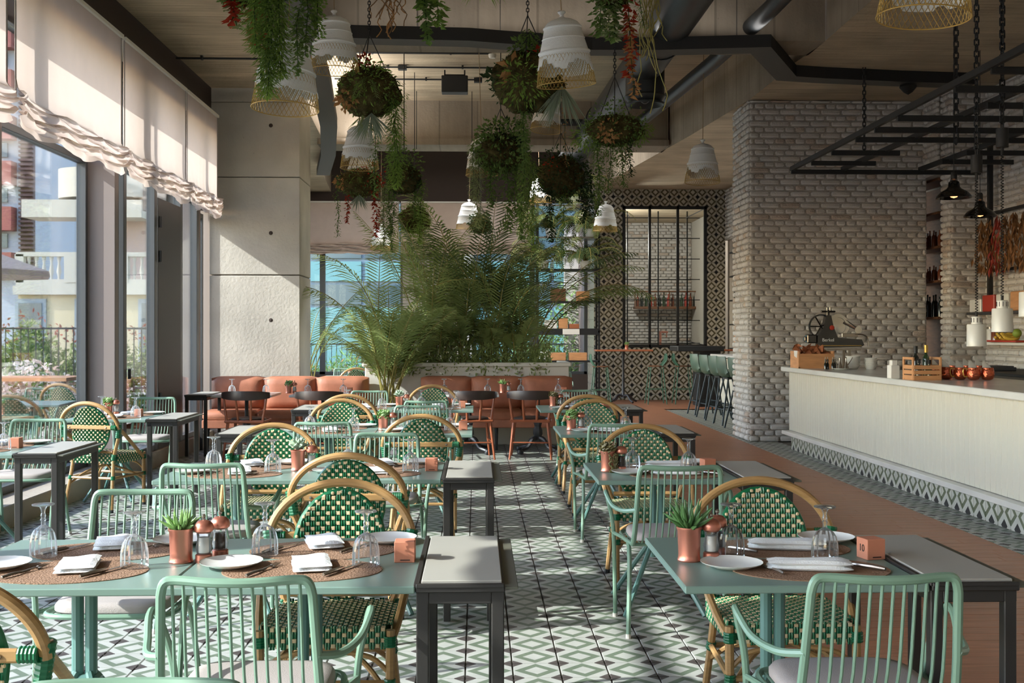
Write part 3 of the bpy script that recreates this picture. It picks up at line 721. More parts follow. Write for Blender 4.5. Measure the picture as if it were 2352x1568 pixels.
rc(215, 922, True, 'rattan chair standing by the window, turned three quarters away', xy=(-3.02, 8.95), turn=-.28)
mc(335, 905, False, 'mint armchair facing us at the farther window table', xy=(-3.07, 10.75), turn=-.0)
for k_, (px, lab) in enumerate(((562, 'first'), (729, 'second'), (1083, 'third'), (1222, 'fourth'))):
    q = at(px, 897, .778)
    wood_p.put((q.x * 12.5 / max(q.y, 1), 12.72, 0), (-.04, .05, .12, -.08)[k_], 'red wooden chair with dark leather back, %s from the left at the sofas' % lab, 'wooden chairs facing the sofas')

# ---------------------------------------------------------------- tables
def make_table():
    t = thing('bistro_table', 'mint green square bistro table', 'table')
    q = MB(); q.box((0, 0, ZTOP - .011), (.699, .755, .022), bev=.003); q.build('tabletop', 'teal', t)
    q = MB(); q.box((0, 0, ZTOP - .028), (.4, .4, .012)); q.build('top_plate', 'tealedge', t)
    for s in (-1, 1):
        q = MB(); q.tube([(s * .021, 0, .26), (s * .021, 0, ZTOP - .03)], .0185, 10); q.build('post', 'tealedge', t)
    q = MB(); q.box((0, 0, .33), (.1, .06, .05), bev=.01); q.build('collar', 'tealedge', t)
    for sx in (-1, 1):
        for sy in (-1, 1):
            q = MB(); q.tube([(sx * .02, sy * .012, .36), (sx * .2, sy * .25, .012)], .0135, 8); q.build('leg', 'tealedge', t)
    return t
table_p = Proto(make_table)
def make_stand():
    t = thing('service_stand', 'narrow black metal stand', 'stand')
    b = .036; W = .25; D = .72
    for sx in (-1, 1):
        for sy in (-1, 1):
            q = MB(); q.box((sx * (W / 2 - b / 2), sy * (D / 2 - b / 2), .335), (b, b, .66), bev=.003); lg = q.build('leg', 'bronze', t)
    q = MB()
    for sx in (-1, 1): q.box((sx * (W / 2 - b / 2), 0, .668), (b, D, b), bev=.002)
    for sy in (-1, 1): q.box((0, sy * (D / 2 - b / 2), .668), (W - 2 * b, b, b), bev=.002)
    q.build('top_frame', 'bronze', t)
    q = MB(); q.box((0, 0, .694), (W + .004, D + .03, .018), bev=.003); q.box((-W / 2 - .0, 0, .706), (.014, D + .03, .012), bev=.002); q.box((0, -D / 2 - .012, .705), (W, .014, .012), bev=.002); q.build('tray', 'bronze', t)
    q = MB(); q.box((.004, .004, .708), (W - .02, D - .02, .012), bev=.002); q.build('marble_inlay', 'marble', t)
    q = MB(); q.box((W / 2 + .02, 0, .697), (.04, D + .02, .008), bev=.002); q.build('side_flap', 'flap', t)
    return t
stand_p = Proto(make_stand)
ROWL = [(3.155, -.175), (5.46, -.175), (7.87, -.03), (10.32, -.03)]
ROWN = ['nearest', 'second', 'third', 'fourth']
TD = {}
for i, (y, xr) in enumerate(ROWL):
    for s, hn in ((0, 'right'), (1, 'left')):
        x = xr - .35 - .703 * s
        TD['L%d%s' % (i, hn[0])] = (x, y + .378, '%s left table, %s half' % (ROWN[i], hn))
        table_p.put((x, y + .378, 0), 0, 'mint bistro table, %s half of the %s pair left of the aisle' % (hn, ROWN[i]), 'mint tables left of the aisle')
for i, y in enumerate((3.13, 5.39, 7.83, 10.31)):
    x = .588 + .35
    TD['R%d' % i] = (x, y + .378, ('table ten' if i == 0 else '%s right table' % ROWN[i]))
    table_p.put((x, y + .378, 0), 0, ('dark lit mint table carrying the number ten cube' if i == 0 else '%s mint table in the row right of the aisle' % ROWN[i]), 'mint tables right of the aisle')
    stand_p.put((x + .35 + .135, y + .378, 0), 0, 'black stand with pale top, right of the %s right table' % ROWN[i], 'service stands')
for i, x in ((0, -.175 + .128), (1, -.175 + .135)):
    st = stand_p.put((x, ROWL[i][0] + .378, 0), 0, 'black stand with pale top, aisle end of the %s left tables' % ROWN[i], 'service stands')
    if i == 1:
        q = MB(); q.box((0, 0, .16), (.21, .68, .016)); q.build('lower_shelf', 'marble', st)
        q = MB()
        for sx in (-1, 1):
            q.box((sx * .1, -.33, .085), (.02, .03, .04)); q.lathe([(0, -.01), (.024, -.01), (.027, 0), (.024, .01), (0, .01)], 14, c=(sx * .1, -.33, .03), M4=Matrix.Rotation(PI / 2, 3, 'Y'))
        q.build('caster', 'steel', st)
stand_p.put((-1.59 - .12, 7.87 + .40, 0), 0, 'black stand at the window end of the third left table', 'service stands')
stand_p.put((-1.59, 10.32 + .42, 0), 0, 'black stand at the window end of the fourth left table', 'service stands')
stand_p.put((-2.60, 7.02, 0), 0, 'black stand at the end of the nearer window table', 'service stands')
stand_p.put((-2.60, 9.66, 0), 0, 'black stand at the end of the farther window table', 'service stands')
stand_p.put((-3.22, 13.25, 0), 0, 'black stand in the corner beside the first sofa', 'service stands')
TD['W0'] = (-3.08, 7.02, 'nearer window table'); TD['W1'] = (-3.08, 9.66, 'farther window table')
for k_, n_ in (('W0', 'nearer'), ('W1', 'farther')): table_p.put((TD[k_][0], TD[k_][1], 0), 0, 'mint bistro table pushed to the window, the %s one' % n_, 'window tables')
# tables in front of the sofas
def make_iron_table():
    t = thing('pedestal_table', 'white topped table on a cast iron pedestal', 'table')
    q = MB(); q.box((0, 0, ZTOP - .014), (.70, .66, .028), bev=.004); q.build('tabletop', 'bartop', t)
    q = MB(); q.lathe([(.09, .68), (.05, .66), (.022, .62), (.02, .45), (.026, .43), (.045, .4), (.05, .36), (.036, .31), (.052, .27), (.055, .22), (.04, .19), (.06, .15), (.03, .1), (0, .1)], 14, mod=lambda k, i: .08 if k % 2 else -.04); q.build('pedestal', 'iron', t)
    for a in range(4):
        g = PI / 4 + a * PI / 2; c, s = math.cos(g), math.sin(g)
        q = MB(); q.tube(spts([(.03 * c, .03 * s, .17), (.1 * c, .1 * s, .15), (.17 * c, .17 * s, .07), (.25 * c, .25 * s, .05), (.31 * c, .31 * s, .035)], 4), [.03 - .0009 * i for i in range(17)], 8)
        q.lathe([(.035, .0), (.04, .02), (.03, .05), (0, .055)], 10, c=(.31 * c, .31 * s, 0)); q.build('leg', 'iron', t)
    return t
iron_p = Proto(make_iron_table)
SX = [(-2.72, 'first'), (-1.82, 'second'), (-.09, 'third'), (.73, 'fourth')]
for i, (x, n_) in enumerate(SX):
    TD['S%d' % i] = (x, 13.3, '%s sofa table' % n_)
    iron_p.put((x, 13.28 if i > 1 else 13.28, 0), 0, 'white topped pedestal table, %s from the left at the sofas' % n_, 'tables in front of the sofas')

# ---------------------------------------------------------------- sofas
def sofa(x0, x1, label, feet):
    t = thing('banquette', label, 'sofa', (x0, 0, 0), 0, 'tan leather banquettes'); W = x1 - x0; y1 = 14.12
    for k_ in range(3):
        a = W * k_ / 3; w_ = W / 3
        q = MB(); n = 6; ys = (y1 - .13, y1 + .05)
        # padded back segment with bulging front
        N = 8; vs = []; fs = []
        for iz in range(N + 1):
            for ix in range(N + 1):
                u = ix / N; v = iz / N; bul = .06 * (max(0, 1 - (2 * u - 1) ** 8)) * (max(0, 1 - (2 * v - 1) ** 6)) ** .6
                cr = .02 * ((abs(2 * u - 1)) ** 12) * (1 if v > .9 else 0)
                vs.append((a + u * w_, ys[0] - bul, .47 + v * .41 - cr))
        o = len(vs); vs += [(x, ys[1], z) for x, y, z in vs]
        for iz in range(N):
            for ix in range(N): p0 = iz * (N + 1) + ix; fs.append((p0, p0 + 1, p0 + N + 2, p0 + N + 1)); fs.append((o + p0, o + p0 + N + 1, o + p0 + N + 2, o + p0 + 1))
        for i in range(N):
            p0 = N * (N + 1) + i; fs.append((p0, p0 + 1, o + p0 + 1, o + p0)); fs.append((i, o + i, o + i + 1, i + 1))
            p0 = i * (N + 1); fs.append((p0, p0 + N + 1, o + p0 + N + 1, o + p0)); p0 += N; fs.append((p0, o + p0, o + p0 + N + 1, p0 + N + 1))
        q.add(vs, fs); q.build('back_pad', 'leather', t, smooth=60)
        q = MB(); q.box((a + w_ / 2, y1 - .36, .425), (w_ - .004, .56, .12), bev=.035); q.build('seat_pad', 'leather', t, smooth=60)
    q = MB(); q.box((W / 2, y1 - .30, .325), (W, .66, .10), bev=.008); q.build('base', 'leather', t)
    for x in feet + (.06, W - .06):
        q = MB(); q.tube([(x, y1 - .56, .28), (x, y1 - .6, 0)], [.022, .014], 8); q.build('leg', 'black', t)
sofa(-3.30, -1.36, 'tan leather banquette against the concrete column', (.9,))
sofa(-.70, 1.20, 'tan leather banquette right of the green planter gap', (.94,))

# ---------------------------------------------------------------- table ware
def make_goblet():
    o = MB()
    fl = lambda k, i: (.05 if k % 2 else -.03) if i < 7 else 0
    o.lathe([(.0385, .0), (.040, .004), (.0400, .03), (.0385, .052), (.034, .072), (.026, .086), (.012, .096), (.007, .10), (.0065, .112), (.0095, .117), (.0065, .122), (.0085, .13), (.006, .138), (.007, .148), (.012, .158), (.0335, .1635), (.034, .167), (.010, .170), (0, .170)], 32, mod=fl)
    g = o.build('goblet', 'goblet', None, smooth=14); return tag(g, 'g', 'glass')
def make_pot(kind):
    def f():
        t = thing('potted_succulent', 'p', 'plant')
        q = MB(); q.lathe([(0, 0), (.036, 0), (.0375, .004), (.035, .010), (.034, .02), (.0365, .095), (.040, .101), (.040, .107), (.036, .106), (.0345, .094), (0, .092)], 28); q.build('pot', 'copper', t)
        q = MB(); q.lathe([(.0345, .094), (.02, .1), (0, .1)], 14); q.build('soil', 'soil', t)
        rr = random.Random(kind)
        if kind in (1, 2):                                            # upright fleshy leaves
            N = 26
            for i in range(N):
                g = i * 2.4; el = .35 + .95 * (i / N) + rr.uniform(-.1, .1); L_ = (.055 + .03 * rr.random()) * (1.25 if kind == 2 else 1); c = math.cos(g); s = math.sin(g)
                p = [(.008 * c, .008 * s, .098), (.008 * c + .5 * L_ * math.cos(el) * c, .008 * s + .5 * L_ * math.cos(el) * s, .098 + .55 * L_ * math.sin(el)), (L_ * math.cos(el) * c, L_ * math.cos(el) * s, .098 + L_ * math.sin(el))]
                q = MB(); q.tube(p, [.005, .0058 if kind == 1 else .0068, .0008], 6); q.build('leaf', 'succ' if kind == 1 else 'succd', t)
        elif kind == 3:                                               # grey rosette
            for i in range(22):
                g = i * 2.4; el = .15 + 1.1 * (i / 22); L_ = .05 + .015 * rr.random(); c = math.cos(g); s = math.sin(g)
                q = MB(); q.tube([(0, 0, .11), (.5 * L_ * c * math.cos(el), .5 * L_ * s * math.cos(el), .125 + .5 * L_ * math.sin(el)), (L_ * c * math.cos(el), L_ * s * math.cos(el), .12 + L_ * math.sin(el))], [.004, .012, .002], 6); q.build('leaf', 'succg', t)
        else:
            q = MB()
            for i in range(110):
                g = rr.random() * 2 * PI; r_ = .045 * rr.random() ** .5; z = .10 + .05 * rr.random() + (0 if r_ < .03 else -.02 * rr.random()); d = .008
                q.tube([(r_ * .6 * math.cos(g), r_ * .6 * math.sin(g), z - .02), (r_ * math.cos(g), r_ * math.sin(g), z), (r_ * 1.2 * math.cos(g + .3), r_ * 1.2 * math.sin(g + .3), z + .008)], [.002, .006, .001], 5, caps=False)
            if kind == 5:
                for i in range(60):
                    g = PI + rr.uniform(-.8, .8); z = .1 - .1 * rr.random(); q.tube([(.045 * math.cos(g), .045 * math.sin(g), z), (.052 * math.cos(g), .052 * math.sin(g), z - .006), (.05 * math.cos(g), .05 * math.sin(g), z - .015)], [.002, .006, .001], 5, caps=False)
            tag(q.build('foliage', {4: 'succ', 5: 'succr'}.get(kind, 'succr'), t), kind='stuff')
        return t
    return f
pots = {k_: Proto(make_pot(k_)) for k_ in (1, 2, 3, 4, 5)}
def make_mill(fill):
    def f():
        t = thing('mill', 'm', 'mill')
        q = MB(); q.lathe([(0, 0), (.025, 0), (.026, .004), (.0255, .024), (.022, .027), (0, .027)], 22); q.build('base', 'copper', t)
        q = MB(); q.lathe([(.0205, .027), (.0245, .045), (.0215, .06), (.019, .075), (.021, .088), (.022, .092)], 20, mod=lambda k, i: .03 if k % 2 else 0); q.build('glass_body', 'goblet', t)
        q = MB(); q.lathe([(0, .028), (.016, .03), (.0165, .06), (.016, .078), (0, .08)], 14); q.build('filling', fill, t)
        q = MB(); q.lathe([(.022, .092), (.029, .098), (.0305, .108), (.027, .12), (.018, .129), (.006, .132), (0, .132)], 24, mod=lambda k, i: .02 if k % 2 else -.02); q.build('cap', 'copper', t)
        q = MB(); q.lathe([(0, .130), (.003, .132), (.003, .137), (.0065, .14), (.0065, .146), (.003, .15), (0, .151)], 12); q.build('knob', 'steel', t)
        return t
    return f
salt_p = Proto(make_mill('salt')); pepper_p = Proto(make_mill('pepper'))
def make_plate():
    q = MB(); q.lathe([(0, .006), (.055, .006), (.065, .009), (.093, .0165), (.0945, .018), (.092, .0145), (.066, .005), (.055, 0), (0, 0)], 48, mod=lambda k, i: (.012 if k % 2 else -.004) if i in (3, 4, 5) else 0)
    return tag(q.build('plate', 'china', None, smooth=50), 'p', 'plate')
def make_napkin(w_, l_):
    def f():
        q = MB(); rr = random.Random(int(w_ * 1000)); NX, NY = 10, 16; lay = 2; hh = .024 if w_ < .2 else .03
        def grid(z0, z1, sx, sy, ox, oy):
            vs = []; fs = []
            for s_, z in ((0, z0), (1, z1)):
                for j in range(NY + 1):
                    for i in range(NX + 1):
                        u = i / NX * 2 - 1; v = j / NY * 2 - 1; e = max(0, 1 - abs(u) ** 6) ** .5 * max(0, 1 - abs(v) ** 8) ** .5
                        zz = z0 + (z1 - z0) * (.5 + (.5 * e if s_ else -.5 * e)) + (.004 * math.sin(u * 2.3 + v * 3.1 + ox * 90) * math.cos(v * 4 + oy * 50) if s_ else 0) * e
                        vs.append((ox + u * sx * (1 + .015 * math.sin(v * 7)), oy + v * sy * (1 + .012 * math.sin(u * 6)), zz))
            o = (NX + 1) * (NY + 1)
            for j in range(NY):
                for i in range(NX):
                    p = j * (NX + 1) + i; fs.append((p, p + NX + 1, p + NX + 2, p + 1)); fs.append((o + p, o + p + 1, o + p + NX + 2, o + p + NX + 1))
            for i in range(NX): fs.append((i, i + 1, o + i + 1, o + i)); p = NY * (NX + 1) + i; fs.append((p, o + p, o + p + 1, p + 1))
            for j in range(NY): p = j * (NX + 1); fs.append((p, o + p, o + p + NX + 1, p + NX + 1)); p += NX; fs.append((p, p + NX + 1, o + p + NX + 1, o + p))
            q.add(vs, fs)
        for a in range(lay): grid(hh * a / lay * .95, hh * (a + 1) / lay, w_ / 2 - .001 * a, l_ / 2 - .0015 * a, .001 * a, .002 * (a - 1))
        return tag(q.build('napkin', 'napkin', None, smooth=60), 'n', 'napkin')
    return f
nap_p = Proto(make_napkin(.115, .19)); napl_p = Proto(make_napkin(.25, .085))
def make_fork():
    q = MB(); q.tube(spts([(0, -.095, .004), (0, -.05, .006), (0, .0, .003), (0, .035, .006), (0, .05, .004)], 3), [.0045] * 4 + [.004] * 4 + [.0025] * 4 + [.007], 6)
    q.box((0, .053, .0035), (.021, .012, .0025), bev=.001)
    for i in range(4): x = -.0088 + .00587 * i; q.tube([(x, .056, .0035), (x, .078, .0065), (x, .094, .0085)], [.0013, .0013, .0007], 5)
    return tag(q.build('fork', 'steel', None), 'f', 'fork')
def make_knife():
    q = MB(); q.tube([(0, -.1, .006), (0, -.06, .007), (0, 0, .006), (0, .01, .005)], [.005, .007, .006, .004], 8)
    vs = [(-.001, .005, .0035), (.0095, .01, .0035), (.0105, .07, .0035), (.004, .105, .0035), (-.002, .11, .0035)]
    q.add(vs + [(x, y, .0048) for x, y, z in vs], [(4, 3, 2, 1, 0), (5, 6, 7, 8, 9)] + [(i, (i + 1) % 5, 5 + (i + 1) % 5, 5 + i) for i in range(5)])
    return tag(q.build('table_knife', 'steel', None), 'k', 'knife')
def make_placemat():
    q = MB(); N = 56; vs = [(.24 * math.cos(2 * PI * i / N), .165 * math.sin(2 * PI * i / N)) for i in range(N)]; q.prism(vs, 0, .0025)
    return tag(q.build('placemat', 'mat', None, smooth=None), 'm', 'placemat')
def make_cube():
    q = MB(); q.box((0, 0, .0325), (.064, .064, .065), bev=.002); return tag(q.build('menu_cube', 'cube', None, smooth=None), 'c', 'cube')
gob_p = Proto(make_goblet); plate_p = Proto(make_plate); fork_p = Proto(make_fork); knife_p = Proto(make_knife); matp = Proto(make_placemat); cube_p = Proto(make_cube)
def on(key, u, v, dz=0): x, y, d = TD[key]; return (x + u, y + v, ZTOP + dz)
def setting(key, long=False, far=False):
    d = TD[key][2]; G = ' on the ' + ('' if d == 'table ten' else '') + d
    dd = 'table ten' if d == 'table ten' else 'the ' + d
    if far: spec = [('near', -1)] + [('far', 1)]
    else: spec = [('near', -1), ('far', 1)]
    for nm, s in spec:
        sd = nm + ' side'
        if long:
            o = .04
            matp.put(on(key, o + (.02 if s > 0 else .03), s * .165), 0, 'brown oval placemat on %s, %s' % (dd, sd), 'oval placemats')
            napl_p.put(on(key, .065 + (.02 if s > 0 else 0), s * .16 - .01, .0035), -.16, 'long folded white napkin on %s, %s' % (dd, sd), 'folded white napkins')
            gob_p.put(on(key, *((.158, -.03) if s < 0 else (-.125, .03)), .0035), 0, 'upturned ribbed goblet on %s, %s' % (dd, 'right of centre' if s < 0 else 'left of centre'), 'upturned goblets')
            plate_p.put(on(key, *((-.16, -.125) if s < 0 else (.26, .28)), .0035 if s > 0 else .001), 0, 'white scalloped side plate on %s, %s' % (dd, sd), 'side plates')
            fork_p.put(on(key, -.06 if s < 0 else .19, s * .16, .004), .28 if s < 0 else .5, 'steel fork on %s, %s' % (dd, sd), 'forks')
            knife_p.put(on(key, .215 if s < 0 else -.10, s * .14, .004), .75, 'steel knife on %s, %s' % (dd, sd), 'table knives')
        else:
            matp.put(on(key, -.0 if s < 0 else .02, s * .155 + .0, 0), 0, 'brown oval placemat on %s, %s' % (dd, sd), 'oval placemats')
            nap_p.put(on(key, .02 if s < 0 else .01, -.115 if s < 0 else .24, .0035), .2 if s < 0 else .26, 'folded white napkin on %s, %s' % (dd, sd), 'folded white napkins')
            gob_p.put(on(key, *((.185, -.10) if s < 0 else (-.155, .07)), .0035), 0, 'upturned ribbed goblet on %s, %s' % (dd, sd), 'upturned goblets')
            plate_p.put(on(key, *((-.225, -.10) if s < 0 else (.225, .29)), .003), 0, 'white scalloped side plate on %s, %s' % (dd, sd), 'side plates')
            fork_p.put(on(key, -.115 if s < 0 else .13, s * .17, .004), -.35 if s < 0 else -.5, 'steel fork on %s, %s' % (dd, sd), 'forks')
            knife_p.put(on(key, .12 if s < 0 else -.12, s * .17, .004), -.45, 'steel knife on %s, %s' % (dd, sd), 'table knives')
for k_ in ('L0r', 'L0l', 'L1r', 'L1l', 'L2r', 'L2l', 'L3r', 'L3l', 'W0', 'W1'): setting(k_)
for k_ in ('R0', 'R1', 'R2', 'R3'): setting(k_, long=True)
def cluster(key, u, v, kind, mills, kl, side=1):
    d = TD[key][2]; dd = 'table ten' if d == 'table ten' else 'the ' + d.split(',')[0] + (' pair' if 'left table' in d else '')
    pots[kind].put(on(key, u, v, .0), R.random() * 6, '%s in a copper pot on %s' % (kl, dd), 'copper potted plants')
    if 's' in mills: salt_p.put(on(key, u + .07 * side, v + .0), 0, 'salt mill with copper cap on %s' % dd, 'salt and pepper mills')
    if 'p' in mills: pepper_p.put(on(key, u + (.105 if 's' in mills else .07) * side, v + (.07 if 's' in mills else 0)), 0, 'pepper mill with copper cap on %s' % dd, 'salt and pepper mills')
cluster('L0r', -.398, -.02, 1, 'sp', 'spiky light green succulent')
cluster('L1r', -.405, .0, 3, 's', 'pale grey rosette succulent')
cluster('L2r', -.31, .0, 4, 's', 'small leaved bushy green plant')
cluster('L3r', -.36, .0, 3, 's', 'grey green rosette plant')
cluster('R0', -.27, -.02, 2, 'sp', 'long leaved dark succulent')
cluster('R1', -.26, -.02, 5, 'p', 'brownish bushy succulent')
cluster('R2', -.24, .0, 4, 's', 'green succulent')
cluster('R3', -.2, .05, 5, 's', 'reddish trailing succulent')
cluster('S1', -.42, .06, 4, 's', 'feathery upright herb'); cluster('S3', -.42, .06, 1, 's', 'small spiky plant')
cluster('W1', -.15, .22, 4, 's', 'small bushy plant')
for i, (u, s_) in enumerate((('S0', -.2), ('S0', .2), ('S1', -.2), ('S1', .22), ('S2', -.3), ('S2', .22), ('S3', -.2), ('S3', .25))):
    gob_p.put(on(u, s_, .1 + .02 * (i % 2)), 0, 'upturned goblet on the %s, %s side' % (TD[u][2], 'left' if s_ < 0 else 'right'), 'upturned goblets')
for key, (u, v) in (('L0r', (.30, -.02)), ('L1r', (.29, -.02)), ('L2r', (.28, .0)), ('L3r', (.24, .0)), ('W0', (.21, .02)), ('W1', (.18, .0)), ('R0', (.315, .0)), ('R1', (.26, -.02)), ('R3', (.3, .0)), ('S1', (.3, .1)), ('S3', (.32, .1))):
    d = TD[key][2]; dd = 'table ten' if d == 'table ten' else 'the ' + d.split(',')[0] + (' pair' if 'left table' in d else '')
    c_ = cube_p.put(on(key, u, v), .0 if key[0] != 'R' else .22, 'terracotta menu cube on %s' % dd, 'menu cubes')
    if key in ('R0', 'R1', 'L0r', 'L1r'):
        q = MB(); q.box((.002, -.0323, .0085), (.03, .0008, .003)); q.build('print_line', 'ink', c_, smooth=None)
def text(name, s, size, parent, loc, rot, m, ext=.0006):
    cu = bpy.data.curves.new(name, 'FONT'); cu.body = s; cu.size = size; cu.extrude = ext; cu.align_x = 'CENTER'; cu.align_y = 'CENTER'; cu.materials.append(M[m])
    o = bpy.data.objects.new(name, cu); C.objects.link(o); me = bpy.data.meshes.new_from_object(o); bpy.data.objects.remove(o)
    o = bpy.data.objects.new(name, me); C.objects.link(o); o.location = loc; o.rotation_euler = rot
    if parent: o.parent = parent; KIDS.setdefault(parent.name, []).append(o)
    return o
for c_ in [o for o in C.objects if o.name.startswith('menu_cube') and 'table ten' in o.get('label', '')]:
    c_['label'] = 'terracotta cube printed with the number ten on table ten'
    text('number', '10', .032, c_, (-.0325, 0, .034), (PI / 2, 0, -PI / 2), 'ink')
# ---------------------------------------------------------------- roman blinds
def blind(name, P, u0, u1, ztop, zroll, nf, m, label, group, sag=.012, nsc=3, amp=.02, seed=1, rail=.27):
    # P(u, d, z): d = distance into the room
    rr = random.Random(seed); t = thing(name, label, 'blind', (0, 0, 0), 0, group)
    prof = [(0, ztop), (0, ztop - .3), (0, (ztop + zroll) / 2), (0, zroll + .12), (.006, zroll + .03), (.02, zroll)]
    z = zroll
    for k_ in range(nf):
        dz = .034 + .01 * (k_ == nf - 1); prof += [(.05 + .01 * (k_ % 2), z - .006), (.078, z - .022), (.07, z - .038), (.03, z - .036 + .0)]
        z -= dz
    prof += [(.045, z - .02), (.05, z - .045)]
    NU = 64; vs = []; fs = []; ph = [rr.uniform(0, 6) for _ in range(6)]
    for i in range(NU + 1):
        f = i / NU; u = u0 + (u1 - u0) * f
        sc = abs(math.sin(PI * f * nsc)) ** .7; edge = math.exp(-min(f, 1 - f) * 30)
        for j, (d, z) in enumerate(prof):
            lo = max(0, min(1, (zroll + .15 - z) / .2)); fold = max(0, j - 5)
            w_ = .010 * lo * math.sin(13 * f + ph[0] + .7 * fold) + .006 * lo * math.sin(31 * f + ph[1] + 1.1 * fold)
            dz = -lo * sag * sc * (1 + .1 * fold) + w_ * .8 + .02 * edge * lo
            dd = d + .004 * math.sin(9 * f + ph[2]) * (1 if j else 0) + (w_ + .006 * math.sin(60 * f + fold)) * lo
            vs.append(P(u, dd, z + dz))
    n = len(prof)
    for i in range(NU):
        for j in range(n - 1): fs.append((i * n + j, i * n + j + 1, (i + 1) * n + j + 1, (i + 1) * n + j))
    q = MB(); q.add(vs, fs); q.build('fabric', m, t, smooth=60)
    q = MB(); a = P(u0, -.01, ztop + .012); b_ = P(u1, .025, ztop - .018); a = P(u0, -rail, ztop + .012); c_ = [(x + y) / 2 for x, y in zip(a, b_)]; q.box(c_, [abs(x - y) for x, y in zip(a, b_)]); q.build('head_rail', 'white', t, smooth=None)
    for u in (u0 + .012, u1 - .012):
        q = MB(); a = P(u - .011, .004, ztop); b_ = P(u + .011, .007, zroll); c_ = [(x + y) / 2 for x, y in zip(a, b_)]; q.box(c_, [max(abs(x - y), .002) for x, y in zip(a, b_)]); q.build('side_tape', 'cushion', t, smooth=None)
    return t
BL = [(-2.2, .2), (.28, 2.65), (2.75, 5.1), (5.2, 7.6), (7.72, 10.02), (10.08, 12.2), (12.24, 13.68)]
nm = ['out of view behind the camera', 'out of view beside the camera', 'just outside the left of the frame', 'at the left frame edge', 'widest in view, with a bright sun patch', 'third from the column', 'nearest the concrete column']
for i, (a, c) in enumerate(BL):
    if i >= 3: blind('roman_blind', lambda u, d, z: (-3.16 + d, u, z), a, c, 4.06, 3.06, 5, 'blind', 'pale linen roman blind ' + ['at the left frame edge', 'with the bright sun patch, second from the left edge', 'second before the concrete column', 'nearest the concrete column'][i - 3], 'blinds over the left windows', seed=i)
    else: blind('roman_blind', lambda u, d, z: (-3.16 + d, u, z), a, c, 4.06, 3.06, 5, 'blind', 'pale linen roman blind ' + nm[i], 'blinds over the left windows', seed=i)
blind('roman_blind', lambda u, d, z: (u, 24.80 - d * 1.4, z), -3.98, -1.72, 4.33, 3.42, 5, 'blind2', 'pinkish roman blind on the back windows, left one', 'blinds over the back windows', sag=.01, nsc=2, rail=.16)
blind('roman_blind', lambda u, d, z: (u, 24.80 - d * 1.4, z), -1.68, 1.2, 4.33, 3.42, 5, 'blind2', 'pinkish roman blind on the back windows, right one', 'blinds over the back windows', sag=.01, nsc=3, rail=.16)

# ---------------------------------------------------------------- overhead services
def sweep_rect(path, wd, hh, z, name, parent):
    n = len(path); P = [Vector((x, y)) for x, y in path]; q = MB(); vs = []
    for i in range(n):
        d0 = (P[i] - P[i - 1]).normalized() if i else (P[1] - P[0]).normalized(); d1 = (P[i + 1] - P[i]).normalized() if i < n - 1 else d0
        nrm = Vector((-(d0 + d1).y, (d0 + d1).x)).normalized(); k_ = wd / 2 / max(.3, nrm.dot(Vector((-d0.y, d0.x))))
        for s, zz in ((-1, z), (1, z), (1, z + hh), (-1, z + hh)): p = P[i] + nrm * k_ * s; vs.append((p.x, p.y, zz))
    q.add(vs, []); o = 0
    for i in range(n - 1):
        for k_ in range(4):
            l = (k_ + 1) % 4; q.f.append((i * 4 + k_, i * 4 + l, i * 4 + 4 + l, i * 4 + 4 + k_)); q.m.append(1 if k_ == 0 else 0)
    q.f += [(0, 1, 2, 3), (n * 4 - 4, n * 4 - 1, n * 4 - 2, n * 4 - 3)]; q.m += [0, 0]
    return q.build(name, ['rail', 'railg'], parent, smooth=None)
ch = thing('lighting_channel', 'suspended lighting channel, black sides and grey underside, below the ceiling', 'light')
sweep_rect([(-1.5, 6), (-1.55, 8), (-1.62, 9.8), (-1.72, 11.3), (-1.86, 13.4), (-2.1, 15.9), (-2.45, 18.5), (-2.85, 20.8)], .24, .13, 4.35, 'curved_branch', ch)
sweep_rect([(-1.6, 11.2), (-1.2, 11.24), (-.6, 11.27), (-.09, 11.3), (.24, 11.39), (.64, 11.48), (1.18, 11.62), (1.89, 11.6), (2.94, 11.46), (3.56, 12.72), (3.99, 12.82), (4.93, 12.96), (5.85, 13.05)], .25, .13, 4.35, 'cross_branch', ch)
q = MB()
for x, y in ((-.6, 11.27), (.24, 11.39), (1.9, 11.6), (2.7, 11.5), (-1.62, 9.8), (-2.1, 15.9)): q.tube([(x, y, 4.47), (x, y, 5.2)], .004, 5)
q.build('suspension_wire', 'black', ch)
def duct(path, r, label, rings=()):
    t = thing('ventilation_duct', label, 'duct'); q = MB(); q.tube(path, r, 24); q.build('pipe', 'duct', t)
    for (x, y, z) in rings:
        q = MB(); q.tube([(x, y - .03, z), (x, y + .03, z)], r * 1.06, 24); q.build('clamp_ring', 'duct', t)
    return t
t = duct([(2.02, 6, 4.66), (2.02, 13, 4.66), (1.9, 17, 4.66), (1.78, 19.4, 4.66), (1.74, 22, 4.66)], .235, 'wide dark ventilation duct running towards the back windows', ((2.02, 9.6, 4.66), (2.02, 12.2, 4.66), (1.9, 16.9, 4.66)))
for x, y, zb in ((2.03, 13.4, 4.17), (1.74, 19.5, 3.98)):
    q = MB(); q.lathe([(.235, zb + .5), (.235, zb + .12), (.25, zb + .1), (.235, zb + .08), (.2, zb + .03), (.23, zb), (.24, zb + .02)], 28, c=(x, y, 0)); q.lathe([(.2, zb + .03), (.12, zb + .1), (.02, zb + .02), (0, zb + .02)], 28, c=(x, y, 0)); q.build('air_outlet', 'duct', t)
duct([(2.98, 6, 4.62), (2.9, 10.9, 4.62), (2.79, 13.1, 4.62), (2.5, 16.5, 4.62), (2.35, 18, 4.62)], .088, 'narrow dark pipe right of the wide duct', ((2.86, 11.9, 4.62), (2.6, 15.3, 4.62)))
